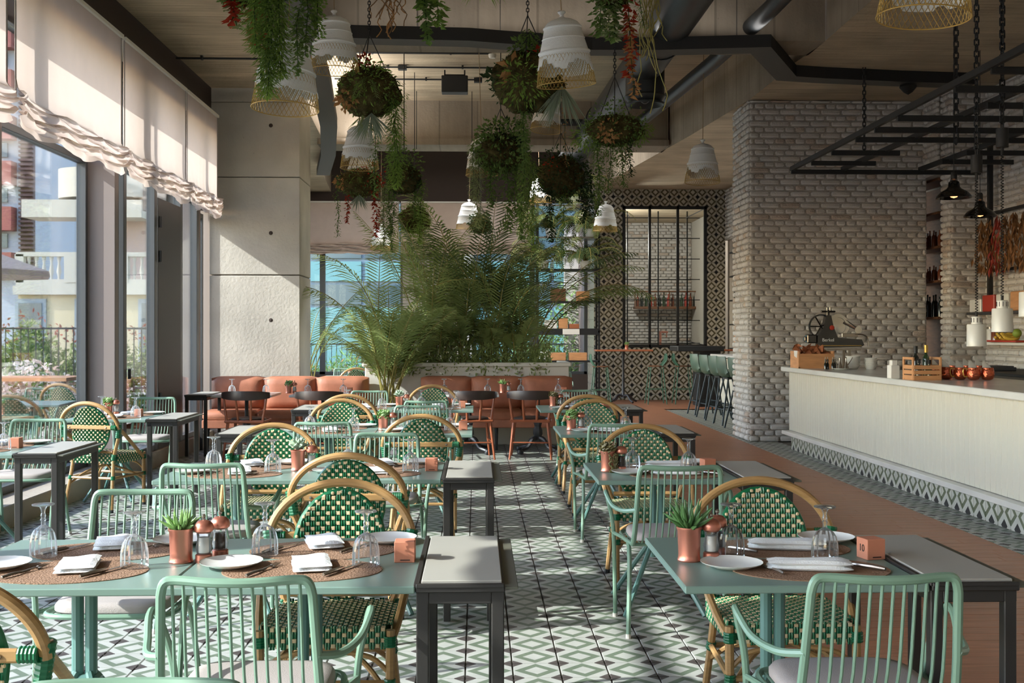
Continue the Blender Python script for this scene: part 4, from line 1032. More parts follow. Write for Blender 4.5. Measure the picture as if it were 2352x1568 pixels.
duct([(1.0, 18.1, 4.85), (1.72, 18.1, 4.85)], .055, 'short dark branch pipe joining the wide duct')
def conduit(y, x0, x1, z, label, boxes=()):
    t = thing('ceiling_conduit', label, 'conduit', (0, 0, 0), 0, 'surface conduits'); q = MB(); q.tube([(x0, y, z), (x1, y, z)], .013, 7); q.build('tube', 'black', t)
    x = x0 + .3
    while x < x1: q = MB(); q.box((x, y, z + .005), (.025, .05, .045)); q.build('clip', 'black', t, smooth=None); x += 1.05
    for bx in boxes: q = MB(); q.box((bx, y, z - .01), (.12, .09, .06)); q.build('junction_box', 'black', t, smooth=None)
conduit(12.8, -3.43, -2.2, 4.55, 'black conduit across the left ceiling slab beside the header')
conduit(15.0, -1.7, .2, 5.18, 'black conduit ending at the white smoke detector'); conduit(15.8, -1.55, .75, 5.18, 'black conduit carrying the black loudspeaker', (-1.05,)); conduit(16.55, -2.1, 0, 5.18, 'black conduit nearest the rear beam', (.02,))
q = MB(); q.lathe([(0, 0), (.04, 0), (.05, .02), (.055, .05), (.05, .055), (0, .055)], 18); d_ = q.build('smoke_detector', 'white', None, loc=(.21, 15.0, 5.12)); tag(d_, 'white smoke detector at the end of a black conduit', 'detector')
t = thing('loudspeaker', 'black box loudspeaker hung under the coffered ceiling', 'speaker', (-.31, 15.75, 4.92))
q = MB(); q.box((0, 0, 0), (.37, .2, .235), bev=.008); q.build('cabinet', 'black', t)
q = MB(); q.box((0, 0, .14), (.3, .03, .02)); q.box((-.14, 0, .17), (.02, .03, .08)); q.box((.14, 0, .17), (.02, .03, .08)); q.build('bracket', 'black', t)
for i, (px, y0) in enumerate(((929, 4.7), (957, 4.5), (1084, 4.45))):
    q = MB(); x = (px - 1095) * 17.5 / F; q.tube([(x, 17.5, 4.3), (x, 17.5, 5.22)], .006, 5); tag(q.build('threaded_rod', 'black', None), 'thin threaded rod hanging from the coffer, %s of three' % ('left', 'middle', 'right')[i], 'rod', 'threaded rods')
q = MB(); q.lathe([(0, -.09), (.05, -.06), (.1, .0), (.09, .03), (0, .04)], 20); o = q.build('spotlight', 'black', None, loc=(5.05, 12.9, 4.3)); tag(o, 'small black cone spotlight under the channel by the brick wall', 'light')

# ---------------------------------------------------------------- bell pendants
def make_pendant():
    t = thing('bell_pendant', 'white bell pendant with gold mesh skirt', 'light'); rr = random.Random(5)
    prof = [(0, .52), (.022, .518), (.029, .51), (.026, .502), (.013, .49), (.013, .478), (.03, .467), (.07, .456), (.105, .438), (.126, .415), (.131, .405), (.139, .402), (.140, .394), (.134, .389), (.149, .325), (.155, .321), (.151, .316), (.173, .236), (.185, .231), (.187, .222), (.180, .216), (.181, .204)]
    N = 72; q = MB(); q.lathe(prof, N)
    jag = []; v = .14
    for i in range(N):
        if i % 3 == 0: v = min(.19, max(.085, v + rr.choice((-1, 1)) * rr.uniform(.01, .045)))
        jag.append(v)
    rz = lambda z: .212 - .031 * z / .204
    vs = []
    for row in (0, 1):
        for k_ in range(N):
            g = 2 * PI * k_ / N; z = .204 if row == 0 else jag[k_]; r_ = rz(z) + (.002 if row else 0); vs.append((r_ * math.cos(g), r_ * math.sin(g), z))
    q.add(vs, [(k_, N + k_, N + (k_ + 1) % N, (k_ + 1) % N) for k_ in range(N)]); q.tube([(vs[N + k_][0] * 1.008, vs[N + k_][1] * 1.008, vs[N + k_][2]) for k_ in range(N)], .0026, 5, closed=True); q.build('shade', 'shade', t, smooth=50)
    def lattice(nw, z0, z1, tw, wr, sides=(-1, 1)):
        q = MB()
        for s in sides:
            for i in range(nw):
                g0 = 2 * PI * i / nw; pts = []
                for j in range(5):
                    f = j / 4; z = z0 + (z1 - z0) * f; g = g0 + s * tw * f; pts.append((rz(z) * math.cos(g), rz(z) * math.sin(g), z))
                q.tube(pts, wr, 3, caps=False)
        return q
    q = lattice(44, 0, .2, .55, .0019); q.tube([(rz(0) * math.cos(2 * PI * i / 48), rz(0) * math.sin(2 * PI * i / 48), 0) for i in range(48)], .0035, 6, closed=True)
    q.build('wire_skirt', 'gold', t)
    q = lattice(40, .12, .2, .22, .0014)
    q.build('painted_mesh', 'shade', t)
    q = MB(); q.tube([(0, 0, 0), (0, 0, 1)], .004, 6); q.build('cord', 'cord', t, loc=(0, 0, .5))
    q = MB(); q.lathe([(0, .3), (.03, .3), (.035, .34), (.02, .38), (.0, .39)], 14); q.build('lamp_holder', 'white', t)
    return t
pend = Proto(make_pendant)
for px, py, D, lab in ((655, 250, 7.1, 'large, nearest, low at upper left'), (1301, 195, 7.95, 'large, at top centre right of the aisle'), (768, 163, 9.6, 'hung high left of the centre'), (826, 386, 12.3, 'below the leafy moss ball at left'),
    (830, 424, 15.6, 'behind the one below the leafy ball'), (1613, 419, 13.3, 'alone before the far tiled wall'), (1075, 526, 19.6, 'behind the palm tips'), (1390, 531, 19.2, 'before the shelf of ferns'), (875, 574, 22.4, 'smallest and lowest at left'), (1254, 300, 14.9, 'half hidden under a big moss ball'),
    (1241, 468, 20.5, 'tiny, between hanging vines'), (1108, 402, 14.2, 'hidden behind the ivy ball'), (2121, 40, 5.15, 'cut by the top edge at right')):
    p = atY(px, py, D); o = pend.put(p, R.uniform(0, 6), 'white bell pendant with gold mesh skirt, ' + lab, 'bell pendants')
    cl = ZC if px == 2121 else (5.21 if D < 18.2 and D > 12.1 or D < 11.5 else 5.98)
    [c_ for c_ in KIDS[o.name] if c_.name.startswith('cord')][0].scale = (1, 1, cl - p.z - .5)
    o.rotation_euler = (R.uniform(-.05, .05), R.uniform(-.05, .05) + (.08 if px in (1301, 1254) else 0) - (.1 if px == 2121 else 0), R.uniform(0, 6))

# ---------------------------------------------------------------- foliage helpers
def leaf(q, p, d, up, L_, W_, fold=.25):
    p = Vector(p); d = Vector(d).normalized(); s = d.cross(up)
    if s.length < 1e-4: s = d.orthogonal()
    s.normalize(); n = s.cross(d)
    m = p + d * L_ * .45
    q.add([p, m + s * W_ / 2 - n * W_ * fold, p + d * L_, m - s * W_ / 2 - n * W_ * fold], [(0, 1, 2), (0, 2, 3)])
def rvec(rr):
    while True:
        v = Vector((rr.uniform(-1, 1), rr.uniform(-1, 1), rr.uniform(-1, 1)))
        if .05 < v.length < 1: return v.normalized()
def moss_ball(r, rr, seed):
    q = MB(); n = 20; vs = []; fs = []
    for i in range(n + 1):
        th = PI * i / n
        for j in range(2 * n):
            g = PI * j / n; k_ = 1 + .09 * math.sin(5 * g + seed) * math.sin(4 * th) + rr.uniform(-.07, .07)
            vs.append((r * k_ * math.sin(th) * math.cos(g), r * k_ * math.sin(th) * math.sin(g), r * .85 * k_ * math.cos(th)))
    for i in range(n):
        for j in range(2 * n): fs.append((i * 2 * n + j, (i + 1) * 2 * n + j, (i + 1) * 2 * n + (j + 1) % (2 * n), i * 2 * n + (j + 1) % (2 * n)))
    return q.add(vs, fs)
def tuft(q, c, r, n, L_, W_, rr, droop=.4):
    c = Vector(c)
    for i in range(n):
        v = rvec(rr); p = c + v * r * rr.random() ** .4; d = v + rvec(rr) * .6 - Vector((0, 0, droop)); leaf(q, p, d, rvec(rr), L_ * rr.uniform(.6, 1.2), W_ * rr.uniform(.7, 1.2))
def vine(parent, top, length, m, rr, L_=.035, W_=.02, den=90, spread=.035, sway=.05, stem='darkleaf', name='vine'):
    pts = []; x, y, z = top; N = max(4, int(length / .12)); dx = dy = 0
    for i in range(N + 1):
        pts.append(Vector((x + dx, y + dy, z - length * i / N))); dx += rr.uniform(-sway, sway) * .35; dy += rr.uniform(-sway, sway) * .5
    q = MB(); q.mi = 0; q.tube(pts, .0025, 4, caps=False); q.mi = 1
    n = int(length * den * 3.0); W_ = max(W_ * 1.1, .012); spread = spread * 1.15
    for i in range(n):
        f = i / n * N; k_ = min(int(f), N - 1); p = pts[k_].lerp(pts[k_ + 1], f - k_); tp = (1 - .5 * i / n)
        a = rr.uniform(0, 2 * PI); d = Vector((math.cos(a), math.sin(a), -rr.uniform(.1, 1.2))); o = Vector((math.cos(a), math.sin(a), 0)) * spread * tp * rr.random()
        leaf(q, p + o, d, Vector((0, 0, 1)), L_ * rr.uniform(.6, 1.15), W_ * rr.uniform(.7, 1.1))
    return q.build(name, [stem, m], parent, smooth=None)
def roots(parent, top, length, m, rr, n=7, spread=.06):
    q = MB()
    for i in range(n):
        x, y, z = top; pts = []; L_ = length * rr.uniform(.5, 1); N = 9
        for j in range(N + 1): pts.append((x, y, z - L_ * j / N)); x += rr.uniform(-spread, spread) * .6; y += rr.uniform(-spread, spread) * .3
        q.tube(spts(pts, 2), .0035, 4, caps=False)
    return q.build('aerial_root', m, parent)
def chain_part(parent, z0, z1, x=0, y=0, r=.0045, link=.034, m='black', name='chain'):
    q = MB(); n = int((z1 - z0) / (link * .72)); 
    for i in range(n):
        z = z0 + (i + .5) * (z1 - z0) / n; a = link / 2; w_ = link * .27
        pts = [(0, -w_), (a * .6, -w_), (a, 0), (a * .6, w_), (0, w_), (-a * .6, w_), (-a, 0), (-a * .6, -w_)]
        q.tube([(x + (h if i % 2 else 0), y + (0 if i % 2 else h), z + v) for v, h in pts], r, 4, closed=True)
    return q.build(name, m, parent)
def hang_plant(px, py, D, r, label, spec, ztop=5.2, chain=True, ball=True, seed=0, squash=1):
    rr = random.Random(seed); c = atY(px, py, D); t = thing('hanging_plant', label, 'plant', c, 0, 'hanging plants')
    if ball:
        b_ = moss_ball(r, rr, seed); b_.v = [(x, y, z * squash) for x, y, z in b_.v]; b_.build('moss_ball', 'moss', t, smooth=80)
        q = MB()
        for i in range(520):
            v = rvec(rr); p = Vector((v.x, v.y, v.z * .85 * squash)) * r * rr.uniform(.93, 1.08); leaf(q, p, v + rvec(rr) * .8, rvec(rr), .032, .014)
        tag(q.build('moss_fronds', 'ivy' if seed % 2 else 'darkleaf', t, smooth=None), kind='stuff')
    if chain:
        for s in (0, 1, 2):
            g = s * 2 * PI / 3 + .4; q = MB(); q.tube([(r * .75 * math.cos(g), r * .75 * math.sin(g), r * .5 * squash), (0, 0, r * 1.9)], .0045, 5); q.build('hanger', 'black', t)
        if D < 12: chain_part(t, r * 1.9, ztop - c.z, link=.04, r=.0042)
        else: q = MB(); q.tube([(0, 0, r * 1.9), (0, 0, ztop - c.z)], .006, 5); q.build('chain', 'black', t)
    for s in spec:
        k_ = s[0]
        if k_ == 'tuft': _, m, x, y, z, rad, n, L_, W_ = s; q = MB(); tuft(q, (x, y, z), rad, n, L_, W_, rr); tag(q.build('leaf_tuft', m, t, smooth=None), kind='stuff')
        elif k_ == 'vine': _, m, x, y, z, L_, l_, w_, den, sp = s; vine(t, (x, y, z), L_, m, rr, l_, w_, den, sp)
        elif k_ == 'root': _, m, x, y, z, L_ = s; roots(t, (x, y, z), L_, m, rr)
        elif k_ == 'fern':                                              # radiating fern or air plant
            _, m, x, y, z, n, L_, dn = s
            for i in range(n):
                g = 2 * PI * i / n + rr.uniform(-.3, .3); q = MB(); pts = [Vector((x, y, z)) + Vector((math.cos(g) * L_ * f * .55, math.sin(g) * L_ * f * .55, (-dn * L_ * f * f + .15 * L_ * f))) for f in (0, .25, .5, .75, 1)]
                for a, b_ in zip(pts, pts[1:]):
                    for h in range(4):
                        p = a.lerp(b_, h / 4)
                        for sg in (-1, 1): leaf(q, p, (b_ - a).normalized() * .8 + Vector((-math.sin(g), math.cos(g), 0)) * sg, Vector((0, 0, 1)), L_ * .2, L_ * .045)
                q.tube(pts, .003, 4); q.build('frond', m, t, smooth=None)
        elif k_ == 'spike':
            _, m, x, y, z, n, L_ = s; q = MB()
            for i in range(n): g = rr.uniform(0, 2 * PI); dn = rr.uniform(.9, 2.4); leaf(q, (x, y, z), (math.cos(g), math.sin(g) * .5, -dn), Vector((0, 1, 0)), L_ * rr.uniform(.6, 1), L_ * .04)
            tag(q.build('air_plant', m, t, smooth=None), kind='stuff')
    return t
hang_plant(848, 212, 9.9, .27, 'big mossy ball with ferns and a long green tail, upper left', [('tuft', 'fern', 0, -.2, .05, .2, 260, .06, .018), ('fern', 'palm', -.0, -.22, .08, 7, .26, .9), ('tuft', 'redleaf', -.05, 0, .25, .08, 60, .05, .03), ('tuft', 'tan', -.18, -.18, -.1, .09, 90, .05, .035),
    ('vine', 'fern', .2, -.1, .1, .95, .05, .008, 330, .1), ('vine', 'fern', .24, -.05, 0, .85, .05, .008, 330, .09), ('vine', 'ivy', .05, 0, -.2, .72, .03, .016, 130, .06), ('spike', 'grey_leaf', .03, -.1, -.2, 60, .33), ('spike', 'pale', -.05, -.1, -.22, 20, .25)], seed=1, squash=.9)
hang_plant(1212, 190, 9.4, .30, 'largest mossy ball, behind the top centre pendant', [('tuft', 'ivy', -.02, 0, .25, .14, 220, .05, .025), ('vine', 'ivy', .0, -.1, .42, .3, .05, .03, 130, .1), ('tuft', 'darkleaf', -.28, -.1, .02, .06, 16, .09, .06), ('tuft', 'fern', -.05, -.25, -.05, .2, 240, .06, .02), ('tuft', 'tan', -.15, -.25, .05, .05, 12, .11, .06),
    ('vine', 'ivy', -.03, -.05, -.22, 1.1, .032, .022, 300, .06), ('spike', 'grey_leaf', .28, -.12, -.05, 40, .42), ('vine', 'tan', .3, 0, -.2, .5, .02, .01, 50, .03), ('tuft', 'redleaf', .1, -.1, .2, .1, 40, .06, .04)], seed=2, squash=.95)
hang_plant(1412, 300, 10.6, .27, 'flat mossy ball under the dark duct with trailing greens', [('tuft', 'ivy', 0, -.1, 0, .3, 500, .035, .02), ('tuft', 'fern', -.28, -.05, -.08, .14, 320, .05, .01), ('tuft', 'fern', .25, -.1, -.02, .1, 200, .05, .01), ('tuft', 'tan', -.1, -.24, -.05, .1, 60, .05, .035),
    ('vine', 'ivy', -.17, -.05, -.1, .72, .03, .022, 200, .06), ('vine', 'ivy', -.05, -.1, -.1, .5, .03, .016, 220, .1), ('vine', 'ivy', .05, -.1, -.1, .45, .03, .016, 220, .08), ('vine', 'darkleaf', .15, -.1, -.05, .4, .03, .016, 160, .05), ('root', 'stem', .1, 0, -.1, .3)], seed=3, squash=.6)
hang_plant(1150, 352, 12.2, .26, 'ivy covered ball with pale tails, centre', [('tuft', 'ivy', 0, -.1, .05, .32, 900, .055, .035), ('tuft', 'darkleaf', .05, -.1, .12, .25, 300, .05, .03), ('vine', 'pale', -.24, -.1, .0, .82, .05, .008, 300, .06), ('vine', 'pale', -.3, -.1, .1, .6, .05, .008, 250, .05), ('vine', 'ivy', -.1, -.15, -.1, .5, .05, .035, 110, .08), ('vine', 'ivy', .05, -.15, -.1, .75, .05, .035, 110, .1),
    ('vine', 'fern', .28, -.1, -.05, .8, .05, .01, 300, .12), ('vine', 'fern', .34, -.1, -.1, .95, .05, .01, 260, .09), ('vine', 'ivy', .18, -.1, -.1, .6, .05, .03, 130, .09)], seed=4, squash=.9)
hang_plant(826, 420, 13.6, .25, 'small mossy ball with red leaves and a pale beard, left', [('tuft', 'redleaf', .15, -.1, .05, .18, 140, .04, .025), ('tuft', 'tan', -.2, -.15, .0, .1, 60, .045, .03), ('fern', 'fern', .0, -.2, .05, 5, .2, .6), ('vine', 'redleaf', .2, -.1, -.1, .55, .05, .035, 70, .06), ('vine', 'redleaf', -.13, -.1, -.15, .35, .045, .03, 60, .03),
    ('vine', 'pale', .31, -.05, -.02, .75, .03, .006, 700, .09), ('vine', 'ivy', -.27, 0, .1, .75, .03, .016, 90, .05), ('spike', 'grey_leaf', 0, -.1, -.15, 40, .25)], seed=5, squash=.75)
hang_plant(928, 412, 13.2, .19, 'leafy ring of vines left of the centre', [('tuft', 'ivy', 0, 0, .15, .25, 380, .045, .025), ('vine', 'ivy', -.18, 0, .05, .7, .04, .025, 170, .07), ('vine', 'fern', .2, 0, .0, .75, .04, .014, 300, .07), ('vine', 'ivy', -.12, 0, -.1, .75, .035, .022, 120, .05), ('vine', 'ivy', .14, 0, .05, .5, .04, .02, 170, .07), ('vine', 'ivy', .02, 0, .3, .3, .04, .02, 100, .05)], seed=6)
hang_plant(952, 505, 16.2, .22, 'low green fern ball left of the palms', [('tuft', 'fern', 0, -.1, 0, .25, 500, .07, .012), ('vine', 'fern', -.05, -.1, -.05, .6, .06, .01, 420, .14), ('vine', 'pale', .16, -.05, -.05, .55, .05, .01, 420, .12)], seed=7)
hang_plant(1288, 405, 14.5, .3, 'dark shaded mossy ball behind the long vine', [('tuft', 'darkleaf', 0, -.1, 0, .38, 700, .05, .03), ('tuft', 'redleaf', -.1, -.2, .1, .12, 60, .05, .03), ('vine', 'darkleaf', .3, 0, .2, .8, .05, .03, 120, .1), ('vine', 'fern', .05, -.1, -.1, .95, .05, .012, 300, .1), ('vine', 'darkleaf', -.15, 0, 0, .85, .05, .03, 150, .12), ('vine', 'darkleaf', .4, 0, .1, .6, .05, .03, 120, .1)], seed=8)
hang_plant(1104, 515, 19.2, .17, 'small dark ball behind the palm tips', [('tuft', 'darkleaf', 0, 0, 0, .22, 260, .05, .03), ('vine', 'darkleaf', .15, 0, 0, .7, .05, .03, 110, .07)], seed=10)
hang_plant(550, -60, 6.6, .2, 'autumn coloured ivy cut by the top edge at left', [('vine', 'redleaf', -.02, 0, .1, .38, .07, .06, 55, .05), ('vine', 'pale', -.06, 0, .1, .42, .06, .05, 50, .07), ('vine', 'tan', .05, 0, .1, .50, .06, .05, 60, .06), ('vine', 'redleaf', .1, 0, .0, .42, .06, .055, 60, .05), ('vine', 'pale', .14, 0, .0, .44, .06, .05, 50, .06)], seed=11, chain=False)
hang_plant(622, -70, 6.3, .18, 'thick bright green fern tail hanging over the nearest pendant', [('vine', 'fern', -.02, -.05, .05, .75, .045, .008, 700, .09), ('vine', 'fern', .06, -.05, .05, .66, .045, .008, 600, .08), ('vine', 'fern', -.08, 0, .05, .5, .045, .008, 500, .09), ('vine', 'ivy', .02, 0, .05, .72, .045, .01, 400, .09)], seed=12, chain=False)
hang_plant(706, -50, 6.8, .14, 'leafy green tail left of the high pendant', [('vine', 'ivy', -.02, 0, .05, .52, .035, .024, 230, .08), ('vine', 'fern', .06, 0, .05, .4, .035, .024, 200, .07), ('vine', 'ivy', -.04, -.05, -.2, .40, .035, .022, 120, .04)], seed=13, chain=False)
hang_plant(895, -60, 7.2, .1, 'dry curly roots cut by the top edge', [('root', 'bark', 0, 0, 0, .48), ('root', 'tan', .02, 0, 0, .42)], seed=14, chain=False, ball=False)
hang_plant(985, -70, 7.2, .12, 'heart leaved ivy cut by the top edge at centre', [('vine', 'ivy', -.06, 0, .05, .5, .06, .05, 60, .04), ('vine', 'fern', .05, 0, .05, .4, .06, .05, 70, .06), ('vine', 'fern', -.02, 0, .05, .3, .06, .05, 60, .07)], seed=15, chain=False)
hang_plant(1098, -60, 7.4, .1, 'narrow leaved bamboo spray cut by the top edge', [('spike', 'fern', .02, 0, .02, 22, .3), ('spike', 'pale', .06, 0, .0, 10, .22)], seed=16, chain=False, ball=False)
hang_plant(1408, -40, 7.0, .16, 'mixed ivy with red leaves before the dark duct', [('vine', 'ivy', -.08, 0, .1, .42, .05, .04, 110, .08), ('vine', 'pale', .0, 0, .1, .45, .05, .04, 90, .09), ('vine', 'redleaf', .1, 0, .1, .68, .05, .045, 50, .05), ('vine', 'tan', .1, 0, -.2, .52, .045, .04, 45, .03), ('vine', 'ivy', -.0, 0, .05, .4, .05, .04, 80, .06)], seed=17, chain=False)
hang_plant(1488, -40, 7.3, .1, 'wiry green willow roots before the duct', [('root', 'stem', 0, 0, .05, .95), ('root', 'stem', .02, 0, .05, .7), ('vine', 'pale', -.04, 0, .05, .35, .03, .006, 200, .05)], seed=18, chain=False, ball=False)

# ---------------------------------------------------------------- palms in the planter
def frond(parent, base, az, L_, el, curl, m, rr, nl=34, ll=.34, lw=.022, bare=.3, name='frond'):
    lw *= .85; nl = int(nl * .62); ll *= 1.2
    q = MB(); pts = []; p = Vector(base); e = el; N = 12; st = L_ / N; h = Vector((math.cos(az), math.sin(az), 0))
    for i in range(N + 1): pts.append(p.copy()); p = p + (h * math.cos(e) + Vector((0, 0, math.sin(e)))) * st; e -= curl / N * (.4 + 1.2 * i / N)
    q.mi = 0; q.tube(pts, [.011 * (1 - .75 * i / N) for i in range(N + 1)], 5, caps=False); q.mi = 1; sd = Vector((-h.y, h.x, 0))
    for i in range(nl):
        f = bare + (1 - bare) * i / (nl - 1); k_ = min(int(f * N), N - 1); pp = pts[k_].lerp(pts[k_ + 1], f * N - k_); t_ = (pts[k_ + 1] - pts[k_]).normalized(); nn = sd.cross(t_)
        l_ = ll * (math.sin(PI * (.12 + .86 * (i / (nl - 1)))) ** .7) * rr.uniform(.85, 1.1)
        for s in (-1, 1):
            d = (t_ * .75 + sd * s * .85 + nn * -.22 * (1 if nn.z > 0 else -1)).normalized(); w_ = lw
            mid = pp + d * l_ * .5; tip = pp + d * l_ * .97 - Vector((0, 0, l_ * rr.uniform(.1, .3))); c_ = d.cross(nn).normalized() * w_ / 2
            q.add([pp, mid + c_, mid - c_ , tip, pp + d * l_ * .15 + c_ * .8, pp + d * l_ * .15 - c_ * .8], [(0, 4, 5), (4, 1, 2, 5), (1, 3, 2)])
    return q.build(name, ['stem', m], parent, smooth=None)
def palm(px, py, Y, hgt, n, mats, label, seed, spread=1.0, fr=None, group='palms in the white planter'):
    n = int(n * .74) if Y > 14.5 else n; rr = random.Random(seed); b_ = atY(px, py, Y); t = thing('areca_palm', label, 'plant', b_, 0, group)
    for i in range(n):
        az = 2 * PI * i / n * 2.6 + rr.uniform(-.4, .4); L_ = hgt * rr.uniform(.6, 1.15); el = rr.uniform(1.2, 1.54)
        frond(t, (rr.uniform(-.1, .1), rr.uniform(-.1, .1), 0), az, L_, el, rr.uniform(.5, 1.5) * spread, mats[i % len(mats)], rr, nl=int(26 + 8 * hgt), ll=.26 + .06 * hgt, bare=.38)
    for f in fr or (): frond(t, (0, 0, 0), f[0], f[1], f[2], f[3], f[4], rr, nl=44, ll=.42, lw=.026, bare=.42)
    return t
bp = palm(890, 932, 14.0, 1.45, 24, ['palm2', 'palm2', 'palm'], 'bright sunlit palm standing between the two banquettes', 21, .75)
q = MB(); q.lathe([(0, 0), (.15, 0), (.2, .5), (.19, .5), (0, .46)], 24, c=(0, 0, -bp.location.z)); q.build('pot', 'white', bp)
palm(880, 850, 14.7, 1.9, 12, ['palm2', 'palm'], 'tall light palm behind the gap, leaning left', 22, 1.2, fr=((PI * .92, 2.0, 1.15, 1.5, 'palm2'),))
palm(990, 838, 14.7, 2.1, 14, ['palm', 'palm2', 'palm'], 'full palm at the middle left of the planter', 23, 1.1)
palm(1075, 838, 14.8, 2.2, 14, ['palm', 'palmd', 'palm'], 'tallest palm with wide fan fronds at the centre', 24, 1.0, fr=((PI * .75, 3.1, 1.5, 1.35, 'palm'), (PI * .2, 2.9, 1.45, 1.0, 'palmd')))
palm(1150, 838, 14.6, 1.9, 14, ['palm', 'palm', 'palmd'], 'dense mid green palm right of the centre', 25, 1.2)
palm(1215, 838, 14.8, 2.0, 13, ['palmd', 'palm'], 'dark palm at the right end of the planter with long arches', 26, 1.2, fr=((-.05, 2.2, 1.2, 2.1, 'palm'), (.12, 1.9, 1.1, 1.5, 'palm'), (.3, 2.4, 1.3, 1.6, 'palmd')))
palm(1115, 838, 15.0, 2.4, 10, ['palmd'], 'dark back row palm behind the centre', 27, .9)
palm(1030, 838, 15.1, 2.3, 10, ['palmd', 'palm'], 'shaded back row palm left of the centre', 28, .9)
palm(710, 900, 16.0, 1.7, 11, ['palm', 'palmd'], 'palm peeking out behind the concrete column', 29, 1.3, group='palms beyond the column')
q = MB(); rr = random.Random(31); p0 = atY(960, 870, 14.15)
for i in range(5200):
    x = rr.uniform(-1.35, .95); z = rr.random() ** 1.5 * .5; yy = 14.2 + rr.random() ** 1.5 * .6; leaf(q, (x, yy, 1.0 + z * (.4 + .6 * abs(math.sin(x * 4))) - (.16 * rr.random() if yy < 14.26 else 0)), rvec(rr) + Vector((0, 0, .4)), rvec(rr), .07, .022)
o = q.build('groundcover', 'palm2', None, smooth=None); tag(o, 'low small leaved greenery along the planter rim', 'plants', kind='stuff')
for i_, (px_, m_) in enumerate(((935, 'palm2'), (1003, 'palm2'), (1062, 'palm'), (1125, 'palm2'), (1190, 'palm'))):
    palm(px_, 838, 14.42, .8, 9, [m_, 'palm2'], 'short bright palm at the planter rim, %s from the left' % ('first', 'second', 'third', 'fourth', 'fifth')[i_], 70 + i_, .8)
t = thing('planter', 'long white masonry planter behind the banquettes', 'planter')
q = MB(); q.box((-.12, 14.72, .5), (2.6, 1.0, 1.0), bev=.01); q.build('box', 'white', t)
q = MB(); q.box((-.12, 14.24, 1.02), (2.64, .1, .05), bev=.006); q.box((1.15, 14.72, 1.02), (.12, 1.0, .05), bev=.006); q.box((-1.4, 14.72, 1.02), (.12, 1.0, .05), bev=.006); q.build('rim', 'white', t)
q = MB(); q.box((-.12, 14.72, 1.0), (2.4, .8, .02)); q.build('soil', 'soil', t)

# small dining group between the planter and the back windows
def small(key, x, y): TD[key] = (x, y, 'rear table')
for i, (x, y, lab) in enumerate(((-2.2, 18.6, 'left of the palms'), (-1.45, 21.2, 'behind the bright palm'), (.35, 20.6, 'behind the right of the planter'), (1.0, 18.4, 'near the shelf unit'))):
    table_p.put((x, y, 0), 0, 'mint table in the rear dining area, ' + lab, 'rear tables')
    mint_p.put((x - .1, y + .75, 0), PI, 'mint armchair in the rear dining area facing us, ' + lab, GM)
    (rattan_p if i != 3 else mint_p).put((x + .25, y - .7, 0), .2, ('rattan' if i != 3 else 'mint metal') + ' chair in the rear dining area, back to us, ' + lab, GR if i != 3 else GM)
    pots[(1, 4, 1, 3)[i]].put((x + .1, y, ZTOP), 0, 'copper potted plant on the rear table ' + lab, 'copper potted plants')
ORD = 'first second third fourth fifth sixth seventh eighth ninth tenth eleventh twelfth thirteenth fourteenth fifteenth'.split()
# ---------------------------------------------------------------- bar
BX = 3.80; BY0, BY1 = 3.4, 13.5
t = thing('bar_counter', 'long curved-free bar with cream ribbed boards and marble top', 'counter')
t['label'] = 'long bar with cream ribbed boards, marble top and tiled plinth'
q = MB(); q.box((BX + .45, (BY0 + BY1) / 2, .62), (.84, BY1 - BY0 - .02, .74)); q.build('body', 'white', t, smooth=None)
q = MB(); q.box((BX + .43, (BY0 + BY1) / 2, .985), (1.02, BY1 - BY0 + .06, .055), bev=.006); q.build('marble_top', 'bartop', t)
q = MB(); q.box((BX - .0, (BY0 + BY1) / 2, .215), (.15, BY1 - BY0 + .04, .045), bev=.004); q.build('ledge', 'bartop', t)
q = MB(); q.box((BX + .47, (BY0 + BY1) / 2, .095), (.84, BY1 - BY0 - .04, .19)); q.build('plinth', 'grout', t, smooth=None)
sl = None; kt = None; y = BY1 - .09
while y > BY0:
    if sl is None: q = MB(); q.box((0, .045, .6), (.018, .084, .72), bev=.004); sl = q.build('board', 'slat', t, loc=(BX + .022, y, 0), smooth=None)
    else: link_copy(sl, 'board', t, (BX + .022, y, 0))
    y -= .0875
y = BY1 - .2
q = MB()
while y > BY0:
    m0 = MB(); vtile(m0, 0, .0, .2, .19)
    if kt is None:
        m0.v = [(v[1], v[0], v[2]) for v in m0.v]; m0.f = [f_[::-1] for f_ in m0.f]; kt = m0.build('plinth_tile', 'kick_tile', t, loc=(BX + .04, y, 0), smooth=None)
    else: link_copy(kt, 'plinth_tile', t, (BX + .04, y, 0))
    y -= .2
